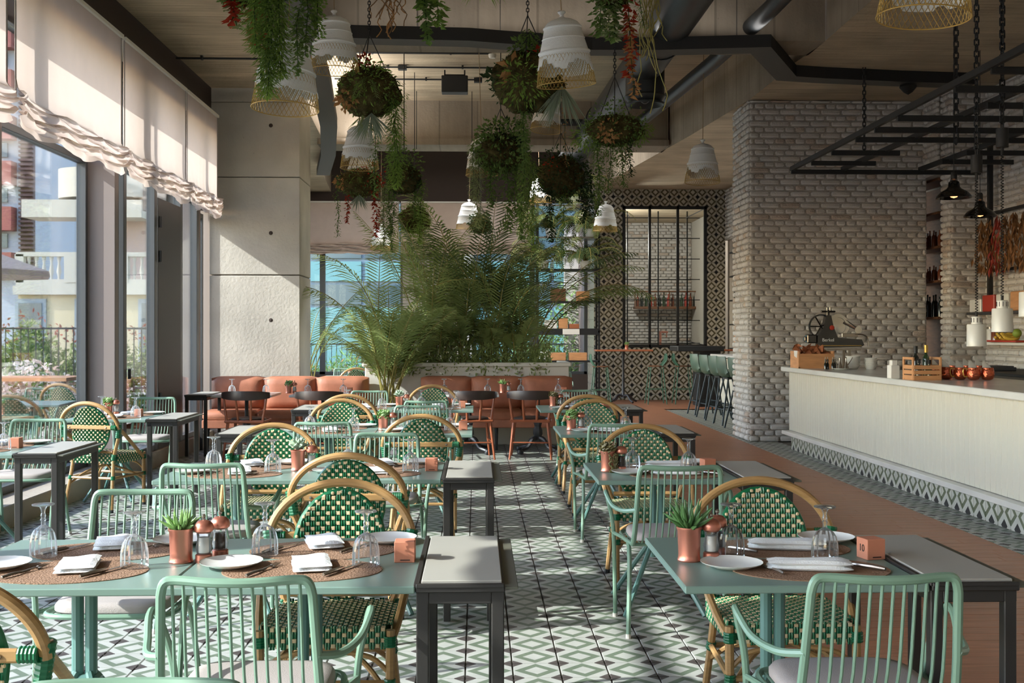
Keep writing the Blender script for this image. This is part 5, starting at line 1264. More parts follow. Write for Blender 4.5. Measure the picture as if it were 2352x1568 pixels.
# a second, taller service bar beyond the brick pier with its stools
t = thing('rear_bar', 'cream ribbed bar beyond the brick pier, lined with stools', 'counter')
q = MB(); q.box((4.9, 18.0, .56), (.8, 5.2, .8)); q.build('body', 'slat', t, smooth=None)
q = MB(); q.box((4.85, 18.0, 1.01), (1.0, 5.3, .05), bev=.005); q.build('top', 'bartop', t)
q = MB(); q.box((4.95, 18.0, .09), (.8, 5.1, .17)); q.build('plinth', 'kick_tile', t, smooth=None)
q = MB(); q.box((4.3, 21.7, 1.12), (.9, .9, .1), bev=.01); q.box((4.5, 21.7, .53), (.4, .7, 1.08)); o = q.build('black_counter', 'black', None); tag(o, 'black counter end beyond the last green stool', 'counter')
def make_stool():
    t = thing('bar_stool', 'dark green shell bar stool', 'stool'); N = 10
    q = MB(); vs = []; fs = []; prof = [(.20, .76), (.1, .735), (-.05, .735), (-.15, .75), (-.20, .80), (-.225, .90), (-.235, 1.0), (-.24, 1.06)]
    for y_, z_ in prof:
        for i in range(N + 1):
            g = -1 + 2 * i / N; w_ = .20 - (.03 if z_ > 1 else 0) - .02 * (y_ > .15); up = .06 * abs(g) ** 3; fw_ = .07 * g * g
            vs.append((w_ * g, y_ + (fw_ if z_ > .78 else 0), z_ + (up if z_ < .8 else 0)))
    o = len(vs); vs += [(x, y_ - .012 * (1 if z_ > .78 else 0), z_ - .012 * (1 if z_ < .8 else 0)) for x, y_, z_ in vs]
    for j in range(len(prof) - 1):
        for i in range(N): a = j * (N + 1) + i; fs += [(a, a + 1, a + N + 2, a + N + 1), (o + a, o + a + N + 1, o + a + N + 2, o + a + 1)]
    q.add(vs, fs); q.build('shell', 'stool', t, smooth=70)
    q = MB(); q.box((0, 0, .72), (.24, .24, .03), bev=.006); q.build('plate', 'black', t)
    for sx in (-1, 1):
        for sy in (-1, 1): q = MB(); q.tube([(sx * .1, sy * .1, .715), (sx * .215, sy * .235, 0)], .0145, 8); q.build('leg', 'stoolleg', t)
    q = MB(); z = .24; a = .172; q.tube([(-a, -a - .01, z), (a, -a - .01, z), (a, a + .01, z), (-a, a + .01, z)], .009, 6, closed=True); q.build('footrest', 'stoolleg', t)
    return t
stool_p = Proto(make_stool)
for i, y in enumerate((15.75, 16.45, 17.25, 17.85, 18.6, 19.4)): stool_p.put((3.98, y, 0), -PI / 2 + .12, 'dark green shell bar stool, %s from the brick pier' % ('first', 'second', 'third', 'fourth', 'fifth', 'sixth')[i], 'shell stools at the rear bar')
# high tables with wire stools before the tiled wall
def make_high():
    t = thing('high_table', 'h', 'table'); q = MB(); q.box((0, 0, 1.07), (1.15, .5, .035), bev=.01); q.build('tabletop', 'orange', t)
    q = MB(); q.lathe([(.035, 1.05), (.03, .95), (.024, .9), (.03, .85), (.024, .8), (.024, .55), (.034, .5), (.026, .45), (.026, .35), (.034, .3), (.024, .15), (.05, .1), (0, .1)], 12); q.build('pedestal', 'iron', t)
    for a in range(4):
        g = a * PI / 2 + .5; c, s = math.cos(g), math.sin(g); q = MB(); q.tube(spts([(.02 * c, .02 * s, .14), (.14 * c, .14 * s, .16), (.24 * c, .24 * s, .07), (.33 * c, .33 * s, .03)], 4), .022, 7); q.build('leg', 'iron', t)
    return t
high_p = Proto(make_high)
high_p.put((2.98, 22.6, 0), 0, 'high table with orange wood top, left one at the tiled wall', 'high tables'); high_p.put((4.75, 22.9, 0), 0, 'high table with orange wood top, right one at the tiled wall', 'high tables')
pots[4].put((3.05, 22.6, 1.0875), 0, 'potted plant on the left high table', 'copper potted plants')
def make_wire_stool():
    t = thing('wire_stool', 'w', 'stool'); q = MB(); q.lathe([(0, .775), (.15, .77), (.165, .76), (.16, .75), (0, .75)], 18); q.build('seat', 'dwood', t)
    for sx in (-1, 1):
        for sy in (-1, 1): q = MB(); q.tube([(sx * .13, sy * .12, .75), (sx * .2, sy * .19, 0)], .010, 6); q.build('leg', 'stoolgreen', t)
    q = MB(); q.tube(spts([(-.15, -.1, .76), (-.17, -.19, .88), (-.12, -.2, .99), (.12, -.2, .99), (.17, -.19, .88), (.15, -.1, .76)], 4), .012, 6)
    for i in range(7): x = -.12 + .04 * i; q.tube([(x, -.2, .985), (x, -.18, .86), (x, -.12, .765)], .006, 5)
    q.build('back_frame', 'stoolgreen', t); q = MB(); a = .185; q.tube([(-a, -a, .3), (a, -a, .3), (a, a, .3), (-a, a, .3)], .007, 5, closed=True); q.build('footrest', 'stoolgreen', t); return t
ws_p = Proto(make_wire_stool)
for i, (x, y, rz) in enumerate(((2.45, 22.0, PI / 2 + PI), (3.6, 22.3, PI / 2), (4.15, 22.3, -PI / 2))): ws_p.put((x, y, 0), rz, 'green wire bar stool at the tiled wall, %s' % ('far left', 'middle', 'right')[i], 'wire bar stools')

# ---------------------------------------------------------------- things on the bar
ZB = 1.0125
def barp(px, py): q = at(px, py, ZB); return q.x, q.y
def simple(name, label, cat, mb, m, loc, group=None, rz=0, smooth=35): o = mb.build(name, m, None, loc=loc, rz=rz, smooth=smooth); return tag(o, label, cat, group)
x, y = 3.98, 13.0
t = thing('wooden_crate', 'plywood box of brown paper at the far end of the bar', 'crate', (3.93, 12.95, ZB))
q = MB()
for c_, d_ in (((-.2, 0, .10), (.018, .34, .2)), ((.2, 0, .10), (.018, .34, .2))): q.box(c_, d_)
q.box((0, 0, .009), (.42, .34, .018)); q.build('side', 'oak', t, smooth=None)
for yy in (-.16, .16): q = MB(); q.box((0, yy, .085), (.4, .018, .17)); q.build('board', 'oak', t, smooth=None)
rr = random.Random(4); q = MB()
for i in range(46):
    c_ = Vector((rr.uniform(-.16, .16), rr.uniform(-.12, .12), .17 + rr.uniform(0, .07))); v = [c_ + rvec(rr) * .06 for _ in range(4)]; q.add(v, [(0, 1, 2), (0, 2, 3), (1, 3, 2)])
tag(q.build('crumpled_paper', 'brownpaper', t, smooth=None), kind='stuff')
q = MB(); q.add([(-.21, -.13, .205), (-.21, .02, .205), (-.212, .0, .14), (-.212, -.11, .12)], [(0, 1, 2, 3)]); q.build('white_napkin', 'paper', t, smooth=None)
# flywheel slicer
t = thing('meat_slicer', 'black flywheel meat slicer on a stand behind the bar', 'slicer', (4.20, 13.2, ZB)); t.scale = (.74, .74, .74)
q = MB(); q.lathe([(0, .0), (.12, 0), (.115, .35), (.0, .36)], 18); 
q = MB()
for sx in (-.18, .3):
    for sy in (-.14, .14): q.box((sx, sy, .14), (.035, .035, .28))
q.box((.08, 0, .285), (.78, .36, .02)); q.build('stand', 'steel', t)
def ringw(c, r, w_, d_): 
    q = MB(); q.lathe([(r - w_, -d_ / 2), (r, -d_ / 2), (r, d_ / 2), (r - w_, d_ / 2), (r - w_, -d_ / 2)], 36, c=c, M4=Matrix.Rotation(PI / 2, 3, 'X')); return q
q = MB(); poly = [(-.2, .34), (-.2, .50), (-.1, .66), (-.06, .84), (.02, .84), (.06, .66), (.13, .48), (.52, .45), (.56, .36), (.50, .33), (-.12, .32)]
n = len(poly); q.add([(x, -.09, z) for x, z in poly] + [(x, .03, z) for x, z in poly], [tuple(range(n)), tuple(range(2 * n - 1, n - 1, -1))] + [(i, n + i, n + (i + 1) % n, (i + 1) % n) for i in range(n)]); q.build('body', 'blackgloss', t)
q = ringw((-.1, .06, .66), .2, .025, .03)
for a in range(6): g = a * PI / 3; q.tube([(-.1, .06, .66), (-.1 + .19 * math.cos(g), .06, .66 + .19 * math.sin(g))], .011, 6)
q.build('flywheel', 'blackgloss', t)
q = ringw((.15, .0, .67), .19, .05, .02); q.build('blade_guard', 'chrome', t)
q = MB(); q.lathe([(0, -.006), (.14, -.006), (.15, 0), (0, .006)], 30, c=(.15, .0, .67), M4=Matrix.Rotation(PI / 2, 3, 'X')); q.build('blade', 'chrome', t)
q = MB(); q.lathe([(.0, -.02), (.032, -.015), (.04, .0), (0, .01)], 20, c=(.03, -.1, .64), M4=Matrix.Rotation(-PI / 2, 3, 'X')); q.build('red_boss', 'red', t)
q = MB(); q.box((-.01, -.02, .9), (.24, .05, .03), bev=.012); q.box((-.01, -.02, .87), (.05, .04, .12), bev=.008); q.build('sharpener', 'blackgloss', t)
q = MB(); q.tube([(-.03, -.02, .9), (-.03, -.02, .965)], .008, 8); q.tube([(.02, -.02, .9), (.02, -.02, .97)], .008, 8); q.build('knob', 'chrome', t)
q = MB(); q.tube([(.25, 0, .72), (.44, -.02, .62)], .018, 8); q.tube([(.27, 0, .78), (.46, -.02, .64)], .009, 8); q.lathe([(0, -.012), (.06, -.012), (.06, .012), (0, .012)], 20, c=(.48, -.03, .60), M4=Matrix.Rotation(PI / 2, 3, 'X')); q.build('handle', 'chrome', t)
q = MB(); q.box((.32, -.06, .52), (.26, .1, .06), bev=.004); q.tube(spts([(.4, -.1, .53), (.52, -.1, .53), (.6, -.1, .48), (.62, -.1, .34)], 4), .012, 8); q.build('carriage', 'steel', t)
q = MB(); q.box((.18, -.095, .352), (.66, .012, .012)); q.build('pinstripe', 'foil', t)
q = MB(); q.box((-.28, 0, .46), (.16, .14, .14), bev=.015); q.box((-.37, 0, .46), (.05, .08, .07), bev=.01); q.build('gear_case', 'blackgloss', t)
text('lettering', 'Berkel', .075, t, (-.03, -.0925, .44), (PI / 2, 0, 0), 'china')
# cruet, bowls
for i, (dx, dy) in enumerate(((0, 0), (.035, .02), (.085, -.02), (.12, .01))):
    q = MB(); q.lathe([(0, 0), (.016, 0), (.017, .06), (.008, .075), (.008, .085), (.011, .088), (.011, .11), (.004, .115), (.003, .14), (0, .14)], 12)
    simple('dropper_bottle', 'tiny dark dropper bottle beside the plywood box, %s from left' % ('first', 'second', 'third', 'fourth')[i], 'bottle', q, 'bottle', (3.93 + dx * .9, 12.45 + dy, ZB), 'dropper bottles')
q = MB(); q.lathe([(0, 0), (.07, 0), (.11, .012), (.115, .016), (.07, .008), (0, .008)], 28); simple('saucer', 'white dish under the cone shaped cruets', 'plate', q, 'china', (4.10, 12.38, ZB))
for i, dx in enumerate((-.03, .04)):
    q = MB(); q.lathe([(0, 0), (.035, 0), (.02, .05), (.008, .09), (.008, .12), (.012, .125), (0, .125)], 18); q.tube([(.02, 0, .04), (.06, 0, .1), (.075, 0, .13)], [.006, .004, .003], 6)
    simple('oil_cruet', 'steel cone cruet with spout on the white dish, %s one' % ('left', 'right')[i], 'cruet', q, 'steel', (4.10 + dx, 12.38, ZB + .009), 'oil cruets', rz=PI * (1 - i))
for i, (x_, n_, cc) in enumerate(((4.38, 6, 'left'), (4.58, 5, 'right'))):
    for k_ in range(n_):
        q = MB(); q.lathe([(0, 0), (.045, 0), (.05, .004), (.082 - .008 * i, .05), (.080 - .008 * i, .052), (.046, .01), (0, .01)], 24)
        simple('bowl', 'white bowl in the %s stack on the bar, number %s up' % (cc, ('one', 'two', 'three', 'four', 'five', 'six')[k_]), 'bowl', q, 'china', (x_ - .12, 12.5, ZB + .0195 * k_), 'stacked white bowls')
# bottle crate
t = thing('bottle_crate', 'slatted wooden crate with bottles in the middle of the bar', 'crate', (3.90, 9.65, ZB)); t.scale = (.8, .8, .8)
for yy in (-.15, .15):
    for z_ in (.03, .085, .14): q = MB(); q.box((0, yy, z_), (.30, .012, .044), bev=.002); q.build('slat', 'oak', t)
for sx in (-1, 1):
    for z_ in (.03, .085, .14): q = MB(); q.box((sx * .15, 0, z_), (.012, .3, .044), bev=.002); q.build('slat', 'oak', t)
    q = MB()
    for yy in (-.13, .13): q.box((sx * .15, yy, .125), (.02, .03, .25), bev=.002)
    q.box((sx * .15, 0, .235), (.018, .26, .028), bev=.002); q.build('handle_frame', 'oak', t)
q = MB(); q.box((0, 0, .006), (.3, .3, .012)); q.build('base', 'oak', t)
def bottle_mb(h=.3, r=.036, cap=False):
    q = MB(); q.lathe([(0, 0), (r, 0), (r, h * .58), (r * .85, h * .66), (r * .38, h * .74), (r * .36, h * .93), (r * .42, h * .94), (r * .42, h), (0, h)], 16); return q
for i, (dx, dy, h_, m_, lb) in enumerate(((-.05, .05, .33, 'bottle', 'tall black bottle at the back of the slatted crate'), (.07, .06, .34, 'bottleg', 'dark bottle with gold foil neck in the slatted crate'), (-.06, -.06, .2, 'bottle', 'short dark bottle at the front of the slatted crate'), (.05, -.07, .19, 'bottleg', 'short green bottle at the front of the slatted crate'))):
    t2 = thing('wine_bottle', lb, 'bottle', (3.90 + dx * .8, 9.65 + dy * .8, ZB + .012), 0, 'bottles in the crate'); h_ *= .85; q = bottle_mb(h_, .03 if h_ > .25 else .026); q.build('glass', m_, t2)
    q = MB(); q.lathe([(.0145, h_ * .78), (.0165, h_ * .78), (.0175, h_ + .002), (0, h_ + .003)], 14); q.build('capsule', 'foil' if i == 1 else 'black', t2)
q = MB(); q.box((0, 0, .06), (.08, .1, .12), bev=.004); q.box((.0, .0, .14), (.05, .07, .05), bev=.004); simple('paper_caddy', 'white paper box left of the slatted crate', 'box', q, 'paper', (3.76, 9.95, ZB))
# copper mugs with paper napkins
def make_mug():
    t = thing('copper_mug', 'm', 'mug'); q = MB(); q.lathe([(0, .004), (.02, 0), (.036, .008), (.047, .03), (.048, .05), (.043, .075), (.040, .088), (.041, .09), (.038, .088), (.04, .07), (.03, .03), (0, .03)], 28); q.build('cup', 'coppers', t)
    q = MB(); q.tube(spts([(-.042, 0, .078), (-.066, 0, .084), (-.075, 0, .06), (-.066, 0, .028), (-.046, 0, .026)], 5), .0045, 7); q.build('handle', 'foil', t)
    for s in (0, 1):
        q = MB(); x_ = -.01 + .014 * s; q.add([(x_ - .02, -.015 + .01 * s, .07), (x_ + .035, -.01 + .01 * s, .07), (x_ + .02, 0.01 * s, .10), (x_ - .025, .01 * s, .145)], [(0, 1, 2, 3)]); q.add([(x_ - .024, .012, .07), (x_ + .03, .012, .07), (x_ + .016, .013, .10), (x_ - .025, .011 * s, .145)], [(3, 2, 1, 0)]); q.build('napkin', 'paper', t, smooth=None)
    return t
mug_p = Proto(make_mug)
for i, (px, py, lb) in enumerate(((2150, 870, 'leftmost, handle to the left'), (2174, 872, 'second in the front row'), (2206, 873, 'third in the front row'), (2236, 874, 'fourth in the front row'), (2268, 874, 'rightmost in the front row'), (2190, 867, 'back row left'), (2222, 867, 'back row middle'), (2250, 867, 'back row right'))):
    x, y = barp(px, py - 1); mug_p.put((x, y, ZB), 0 if i else 0, 'hammered copper mug with folded napkins, ' + lb, 'copper mugs on the bar', scale=1.22)

# ---------------------------------------------------------------- ladder rack with chains, lamps
ZR = 3.44
t = thing('hanging_rack', 'black steel ladder rack hung on chains above the bar', 'rack')
RX = (3.93, 4.57, 5.55)
for i, x in enumerate(RX): q = MB(); q.box((x, 9.3, ZR + .03), (.045, 9.0, .055), bev=.003); q.build('rail', 'black', t)
for y, x0, x1 in ((13.75, 3.91, 6.3), (13.05, 3.95, 4.72), (12.3, 3.95, 4.72), (11.45, 3.93, 6.3), (10.9, 3.93, 6.3), (10.3, 3.93, 6.3), (9.05, 3.93, 6.3), (8.4, 3.93, 6.3), (12.9, 5.45, 6.3), (12.25, 5.45, 6.3), (9.7, 4.5, 6.3), (7.7, 3.93, 6.3), (7.0, 3.93, 6.3), (6.2, 3.93, 6.3)):
    q = MB(); q.box(((x0 + x1) / 2, y, ZR - .012), (x1 - x0, .03, .055), bev=.003); q.build('rung', 'black', t)
chain_part(t, ZR + .05, ZC, 4.46, 12.7, r=.007, link=.062)
for px, D in ((2196, 10.9),):
    p = atY(px, 330, D); chain_part(t, p.z, ZC, p.x, D, r=.009, link=.075)
def make_ind():
    t = thing('warehouse_pendant', 'w', 'light'); q = MB(); q.lathe([(.03, .175), (.05, .16), (.058, .11), (.075, .09), (.13, .06), (.165, .02), (.17, 0), (.165, 0), (.13, .05), (.07, .08)], 32); q.build('shade', 'blackgloss', t)
    q = MB(); q.lathe([(0, .26), (.022, .26), (.03, .24), (.03, .19), (.0, .17)], 14); q.build('holder', 'black', t)
    for s in (-1, 1): q = MB(); q.tube([(s * .02, 0, .22), (s * .05, 0, .11)], .005, 5); q.build('strut', 'black', t)
    q = MB(); q.lathe([(0, .0), (.03, .01), (.045, .035), (.035, .07), (.018, .1), (.016, .16), (0, .16)], 18); q.build('bulb', 'bulb', t)
    q = MB(); q.tube([(0, 0, 0), (0, 0, 1)], .004, 5); q.build('cord', 'black', t, loc=(0, 0, .25)); return t
ind_p = Proto(make_ind)
p = atY(2191, 455, 10.9); ip = ind_p.put(p, 0, 'black warehouse pendant with amber bulb, upper left one over the bar', 'warehouse pendants'); [c_ for c_ in KIDS[ip.name] if c_.name.startswith('cord')][0].scale = (1, 1, ZC - p.z - .25)
p = atY(2251, 498, 11.9); ip = ind_p.put(p, 0, 'black warehouse pendant with amber bulb, lower right one over the bar', 'warehouse pendants'); [c_ for c_ in KIDS[ip.name] if c_.name.startswith('cord')][0].scale = (1, 1, ZC - p.z - .25)
def make_heat():
    t = thing('heat_lamp', 'h', 'light'); q = MB(); q.lathe([(.085, 0), (.083, .19), (.078, .198), (.045, .2), (.045, .262), (.04, .268), (0, .268)], 28); q.lathe([(.084, .001), (.07, .02), (0, .06)], 28); q.build('shade', 'china', t)
    q = MB()
    for i in range(10): g = 2 * PI * i / 10; q.box((.046 * math.cos(g), .046 * math.sin(g), .235), (.004, .004, .04))
    q.build('vent_slot', 'black', t, smooth=None)
    q = MB(); N = 340; q.tube([(.011 * math.cos(i * .9), .011 * math.sin(i * .9), .30 + i * .0036) for i in range(N)], .0042, 4); q.build('coiled_cord', 'black', t)
    q = MB(); q.tube([(0, 0, .262), (0, 0, .31)], .012, 8); q.tube([(0, 0, 1.5), (0, 0, 1.56)], .014, 8); q.build('ferrule', 'black', t)
    q = MB(); q.lathe([(0, 1.56), (.05, 1.56), (.05, 1.72), (0, 1.72)], 18); q.build('retractor', 'black', t); return t
heat_p = Proto(make_heat)
for px, py, D, lb in ((2243, 795, 9.9, 'lower left one'), (2302, 762, 9.3, 'middle one'), (2366, 727, 8.8, 'cut by the right frame edge')):
    p = atY(px, py, D); hp = heat_p.put(p, 0, 'white cylindrical heat lamp on a coiled cord, ' + lb, 'heat lamps'); chain_part(hp, 1.72, ZC - p.z, r=.008, link=.07)

# ---------------------------------------------------------------- back of the bar
t = thing('bottle_cabinet', 'narrow wooden wall cabinet of bottles beside the brick wall', 'cabinet', (6.2, 14.95, 0))
q = MB(); q.box((.14, .0, 1.7), (.03, 1.1, 3.4)); q.build('back_panel', 'dwood', t, smooth=None)
for z_ in (.9, 1.62, 2.1, 2.55, 3.0, 3.44): q = MB(); q.box((-.02, 0, z_), (.3, 1.1, .03)); q.build('shelf', 'dwood', t, smooth=None)
for z_, m_, h_ in ((2.12, 'bottler', .2), (1.64, 'bottle', .3), (2.57, 'bottler', .24)):
    for i in range(6):
        q = bottle_mb(h_ * R.uniform(.85, 1.05), .03); simple('spirit_bottle', 'bottle on the %s shelf of the narrow wooden cabinet, %s from the camera side' % ({1.64: 'lower', 2.12: 'middle', 2.57: 'upper'}[z_], ORD[i]), 'bottle', q, m_, (6.12 + .07 * (i % 2), 14.55 + .1 * i, z_ ), 'cabinet bottles, %s shelf' % {1.64: 'lower', 2.12: 'middle', 2.57: 'upper'}[z_])
q = MB(); q.box((5.3, 13.9, .47), (1.1, .3, .94)); o = simple('dark_sideboard', 'dark wood sideboard against the brick wall behind the bar', 'cabinet', q, 'dwood', (0, .3, 0), smooth=None)
t = thing('steel_counter', 'stainless work counter behind the copper mugs', 'counter', (5.75, 10.5, 0))
q = MB(); q.box((0, 0, .5), (.8, 4.6, .98), bev=.006); q.build('body', 'steel', t); q = MB(); q.box((0, 0, 1.0), (.84, 4.64, .03), bev=.004); q.build('worktop', 'black', t)
q = MB(); q.box((0, 0, .02), (.34, .45, .04), bev=.008); q.box((0, 0, .045), (.3, .4, .012)); simple('griddle', 'dark metal griddle pan on the steel counter', 'pan', q, 'iron', (5.62, 12.0, 1.016))
t = thing('wall_shelf', 'white wall shelf holding jars and fruit behind the heat lamps', 'shelf', (6.2, 11.4, 1.30)); q = MB(); q.box((0, .3, 0), (.34, 3.8, .035), bev=.004); q.build('board', 'china', t)
t = thing('wall_shelf', 'upper wall shelf with storage tubs behind the heat lamps', 'shelf', (6.2, 11.6, 1.66)); q = MB(); q.box((0, .2, 0), (.3, 3.6, .03), bev=.004); q.build('board', 'iron', t)
t = thing('banana_bunch', 'bunch of yellow bananas on a red tray', 'fruit', (6.06, 12.55, 1.35))
for i in range(7):
    a = -.5 + .16 * i; q = MB(); q.tube(spts([(-.1, a * .22, .03 + .02 * (i % 3)), (-.03, a * .3, .0 + .022 * (i % 3)), (.05, a * .28, .015 + .022 * (i % 3)), (.11, a * .1, .05)], 4), [.006] + [.019] * 11 + [.008], 7); q.build('banana', 'banana', t)
q = MB(); q.box((0, 0, 0), (.3, .8, .02), bev=.004); simple('tray', 'red tray under the bananas', 'tray', q, 'red', (6.08, 12.5, 1.33))
for i, (dy, m_, r_, lb) in enumerate(((.85, 'lime', .045, 'green lime at the far end of the fruit shelf'), (-.25, 'lime', .05, 'green fruit behind the bananas'))): q = MB(); q.lathe([(r_ * math.sin(PI * k_ / 10), r_ - r_ * math.cos(PI * k_ / 10)) for k_ in range(11)], 18); simple('lime', lb, 'fruit', q, m_, (6.05, 13.4 if i == 0 else 12.3, 1.318 if i == 0 else 1.37), 'limes')
for i, y in enumerate((13.28, 13.15, 13.03, 12.92)):
    t2 = thing('storage_jar', 'glass jar on the fruit shelf, %s from the brick pier' % ('first', 'second', 'third', 'fourth')[i], 'jar', (6.15, y, 1.318), 0, 'jars on the lower shelf'); q = MB(); q.lathe([(0, 0), (.05, 0), (.05, .14), (.04, .155)], 16); q.build('body', ('pepper', 'china', 'bottler', 'steel')[i], t2); q = MB(); q.lathe([(.044, .15), (.046, .18), (0, .18)], 16); q.build('lid', 'steel', t2)
for i, (y, s_) in enumerate(((13.45, .16), (13.1, .2), (12.75, .2), (12.4, .22))): q = MB(); q.box((0, 0, s_ / 2), (.22, .3, s_), bev=.01); simple('storage_tub', 'tub on the upper wall shelf, %s from the brick pier' % ('first', 'second', 'third', 'fourth')[i], 'box', q, ('china', 'red', 'paper', 'oak')[i], (6.2, y, 1.676), 'tubs on the upper shelf')
t = thing('drying_frame', 'black wall frame hung with bunches of dried leaves and chillies', 'frame', (6.28, 11.9, 2.6))
q = MB(); q.box((.0, 1.55, 0.1), (.05, .06, 2.1)); q.box((0, 0, .28), (.03, 3.1, .035)); q.box((0, 0, -.42), (.03, 3.1, .035)); q.build('bar', 'black', t, smooth=None)
for i in range(9):
    rr = random.Random(i + 50); q = MB(); y = 1.5 - .2 * i
    for k_ in range(70): z_ = -rr.random() * .62; w_ = .02 + .11 * min(1, -z_ * 3); leaf(q, (-.06 + rr.uniform(-w_, w_) * .5, y + rr.uniform(-w_, w_), .22 + z_), Vector((rr.uniform(-.4, .4), rr.uniform(-.5, .5), -1)), rvec(rr), .13, .035)
    o = q.build('dried_bunch', 'chili' if i != 2 else 'chilired', None, smooth=None, loc=(6.22, 11.9, 2.6)); tag(o, 'dried leaf bunch on the black frame, %s from the brick pier' % ('first', 'second', 'third', 'fourth', 'fifth', 'sixth', 'seventh', 'eighth', 'ninth')[i], 'dried herbs', 'dried bunches')

# ---------------------------------------------------------------- shelf unit with ferns near the tiled wall
t = thing('shelf_unit', 'tall black metal shelf unit left of the tiled wall', 'shelf', (1.85, 22.7, 0))
for sx in (-1, 1):
    for sy in (-1, 1): q = MB(); q.box((sx * .62, sy * .25, 2.1), (.04, .04, 4.2)); q.build('upright', 'black', t, smooth=None)
for z_ in (.85, 1.45, 2.05, 2.7, 3.35, 4.0): q = MB(); q.box((0, 0, z_), (1.26, .54, .035)); q.build('shelf', 'black' if z_ < 3 else 'steel', t, smooth=None)
q = MB(); q.box((0, -.28, 1.45), (1.2, .015, .13)); q.build('fascia', 'black', t, smooth=None); q = MB(); q.box((.05, -.295, 1.45), (.34, .012, .11)); q.build('white_sign', 'paper', t, smooth=None)
for i, (x, z_, w_, h_, m_, n_, lb) in enumerate(((-.2, .868, .3, .16, 'oak', 'wooden_tray', 'pale wooden tray of papers, left one on the low shelf'), (.2, .868, .36, .16, 'oak', 'wooden_tray', 'pale wooden tray of papers, right one on the low shelf'), (-.48, .868, .22, .2, 'china', 'ceramic_pot', 'white ceramic pot at the left end of the low shelf'),
    (-.35, 1.468, .24, .22, 'paper', 'book_box', 'cream box at the left of the middle shelf'), (-.1, 1.468, .18, .26, 'oak', 'book_box', 'brown box at the centre of the middle shelf'), (.12, 1.468, .2, .14, 'orange', 'book_box', 'orange box at the right of the middle shelf'), (-.2, 2.068, .3, .25, 'dwood', 'storage_basket', 'dark basket on the third shelf'), (.3, 2.068, .26, .2, 'oak', 'storage_basket', 'light basket on the third shelf'))):
    q = MB()
    if 'pot' in n_: q.lathe([(0, 0), (w_ / 2, 0), (w_ / 2, h_), (0, h_)], 20)
    else: q.box((0, 0, h_ / 2), (w_, .3, h_), bev=.006)
    simple(n_, lb, 'box' if 'pot' not in n_ else 'pot', q, m_, (1.85 + x, 22.62, z_), 'things on the black shelf unit')
for i, (x, z_, s_) in enumerate(((-.35, 3.37, 41), (.35, 2.72, 42), (-.5, 2.72, 43), (.15, 4.02, 44), (.45, 3.37, 45))):
    rr = random.Random(s_); t2 = thing('boston_fern', 'arching fern on the shelf unit, %s' % ('upper left', 'lower right', 'lower left', 'top', 'upper right')[i], 'plant', (1.85 + x, 22.55, z_), 0, 'ferns on the shelf unit')
    q = MB(); q.lathe([(0, 0), (.09, 0), (.12, .16), (.1, .16), (0, .14)], 16); q.build('pot', 'china', t2)
    for k_ in range(30): frond(t2, (0, 0, .15), rr.uniform(0, 2 * PI), rr.uniform(.7, 1.35), rr.uniform(.5, 1.2), rr.uniform(2.0, 3.2), 'palmd' if k_ % 3 else 'palm', rr, nl=44, ll=.14, lw=.017, bare=.08)
# seen through the framed opening: shelf of bottles, counter, tap
t = thing('bottle_shelf', 'wooden bottle shelf on the far brick wall beyond the framed opening', 'shelf', (4.75, 27.5, 2.05)); q = MB(); q.box((0, 0, 0), (1.7, .4, .06)); q.build('board', 'dwood', t, smooth=None)
q = MB()
for x in (-.85, .0, .85): q.box((x, -.15, .2), (.03, .03, .4)); 
q.box((0, -.15, .4), (1.7, .03, .03)); q.build('frame', 'dwood', t, smooth=None)
for i in range(15):
    q = bottle_mb(R.uniform(.28, .36), .038); simple('liquor_bottle', '%s bottle beyond the framed opening, %s from the left' % (('amber', 'black', 'green', 'red')[i % 4], ORD[i]), 'bottle', q, ('bottler', 'bottle', 'bottleg', 'red')[i % 4], (3.98 + .11 * i, 27.5, 2.08), 'bottles beyond the framed opening')
q = MB(); q.box((0, 0, .5), (2.0, .6, 1.0)); q.box((0, 0, 1.02), (2.1, .7, .05)); simple('far_counter', 'white counter beyond the framed opening', 'counter', q, 'china', (4.3, 26.4, .0), smooth=None)
q = MB(); q.tube([(0, 0, 0), (0, 0, .42)], .03, 10); q.tube([(-.02, 0, .4), (.18, 0, .4)], .025, 10); q.tube([(.15, 0, .4), (.15, 0, .28)], .012, 8); simple('beer_tap', 'copper beer tap on the far counter', 'tap', q, 'copper', (4.35, 26.3, 1.045))
# black shelving glimpsed beside the brick pier
t = thing('black_shelving', 'dark shelving glimpsed between tiled wall and brick pier', 'shelf', (5.45, 22.6, 0))
q = MB(); q.box((-.03, -.1, 1.7), (.04, .04, 3.4)); q.box((-.03, .5, 1.7), (.04, .04, 3.4)); q.build('upright', 'black', t, smooth=None)
for z_ in (1.1, 1.6, 2.1, 2.6, 3.1): q = MB(); q.box((0, .2, z_), (.3, .9, .03)); q.build('shelf', 'black', t, smooth=None)
for z_, m_ in ((1.62, 'china'), (2.62, 'dwood'), (2.12, 'turqd'), (1.12, 'oak')): q = MB(); q.box((0, .2, z_ + .13), (.2, .5, .25)); q.build('contents', m_, t, smooth=None)

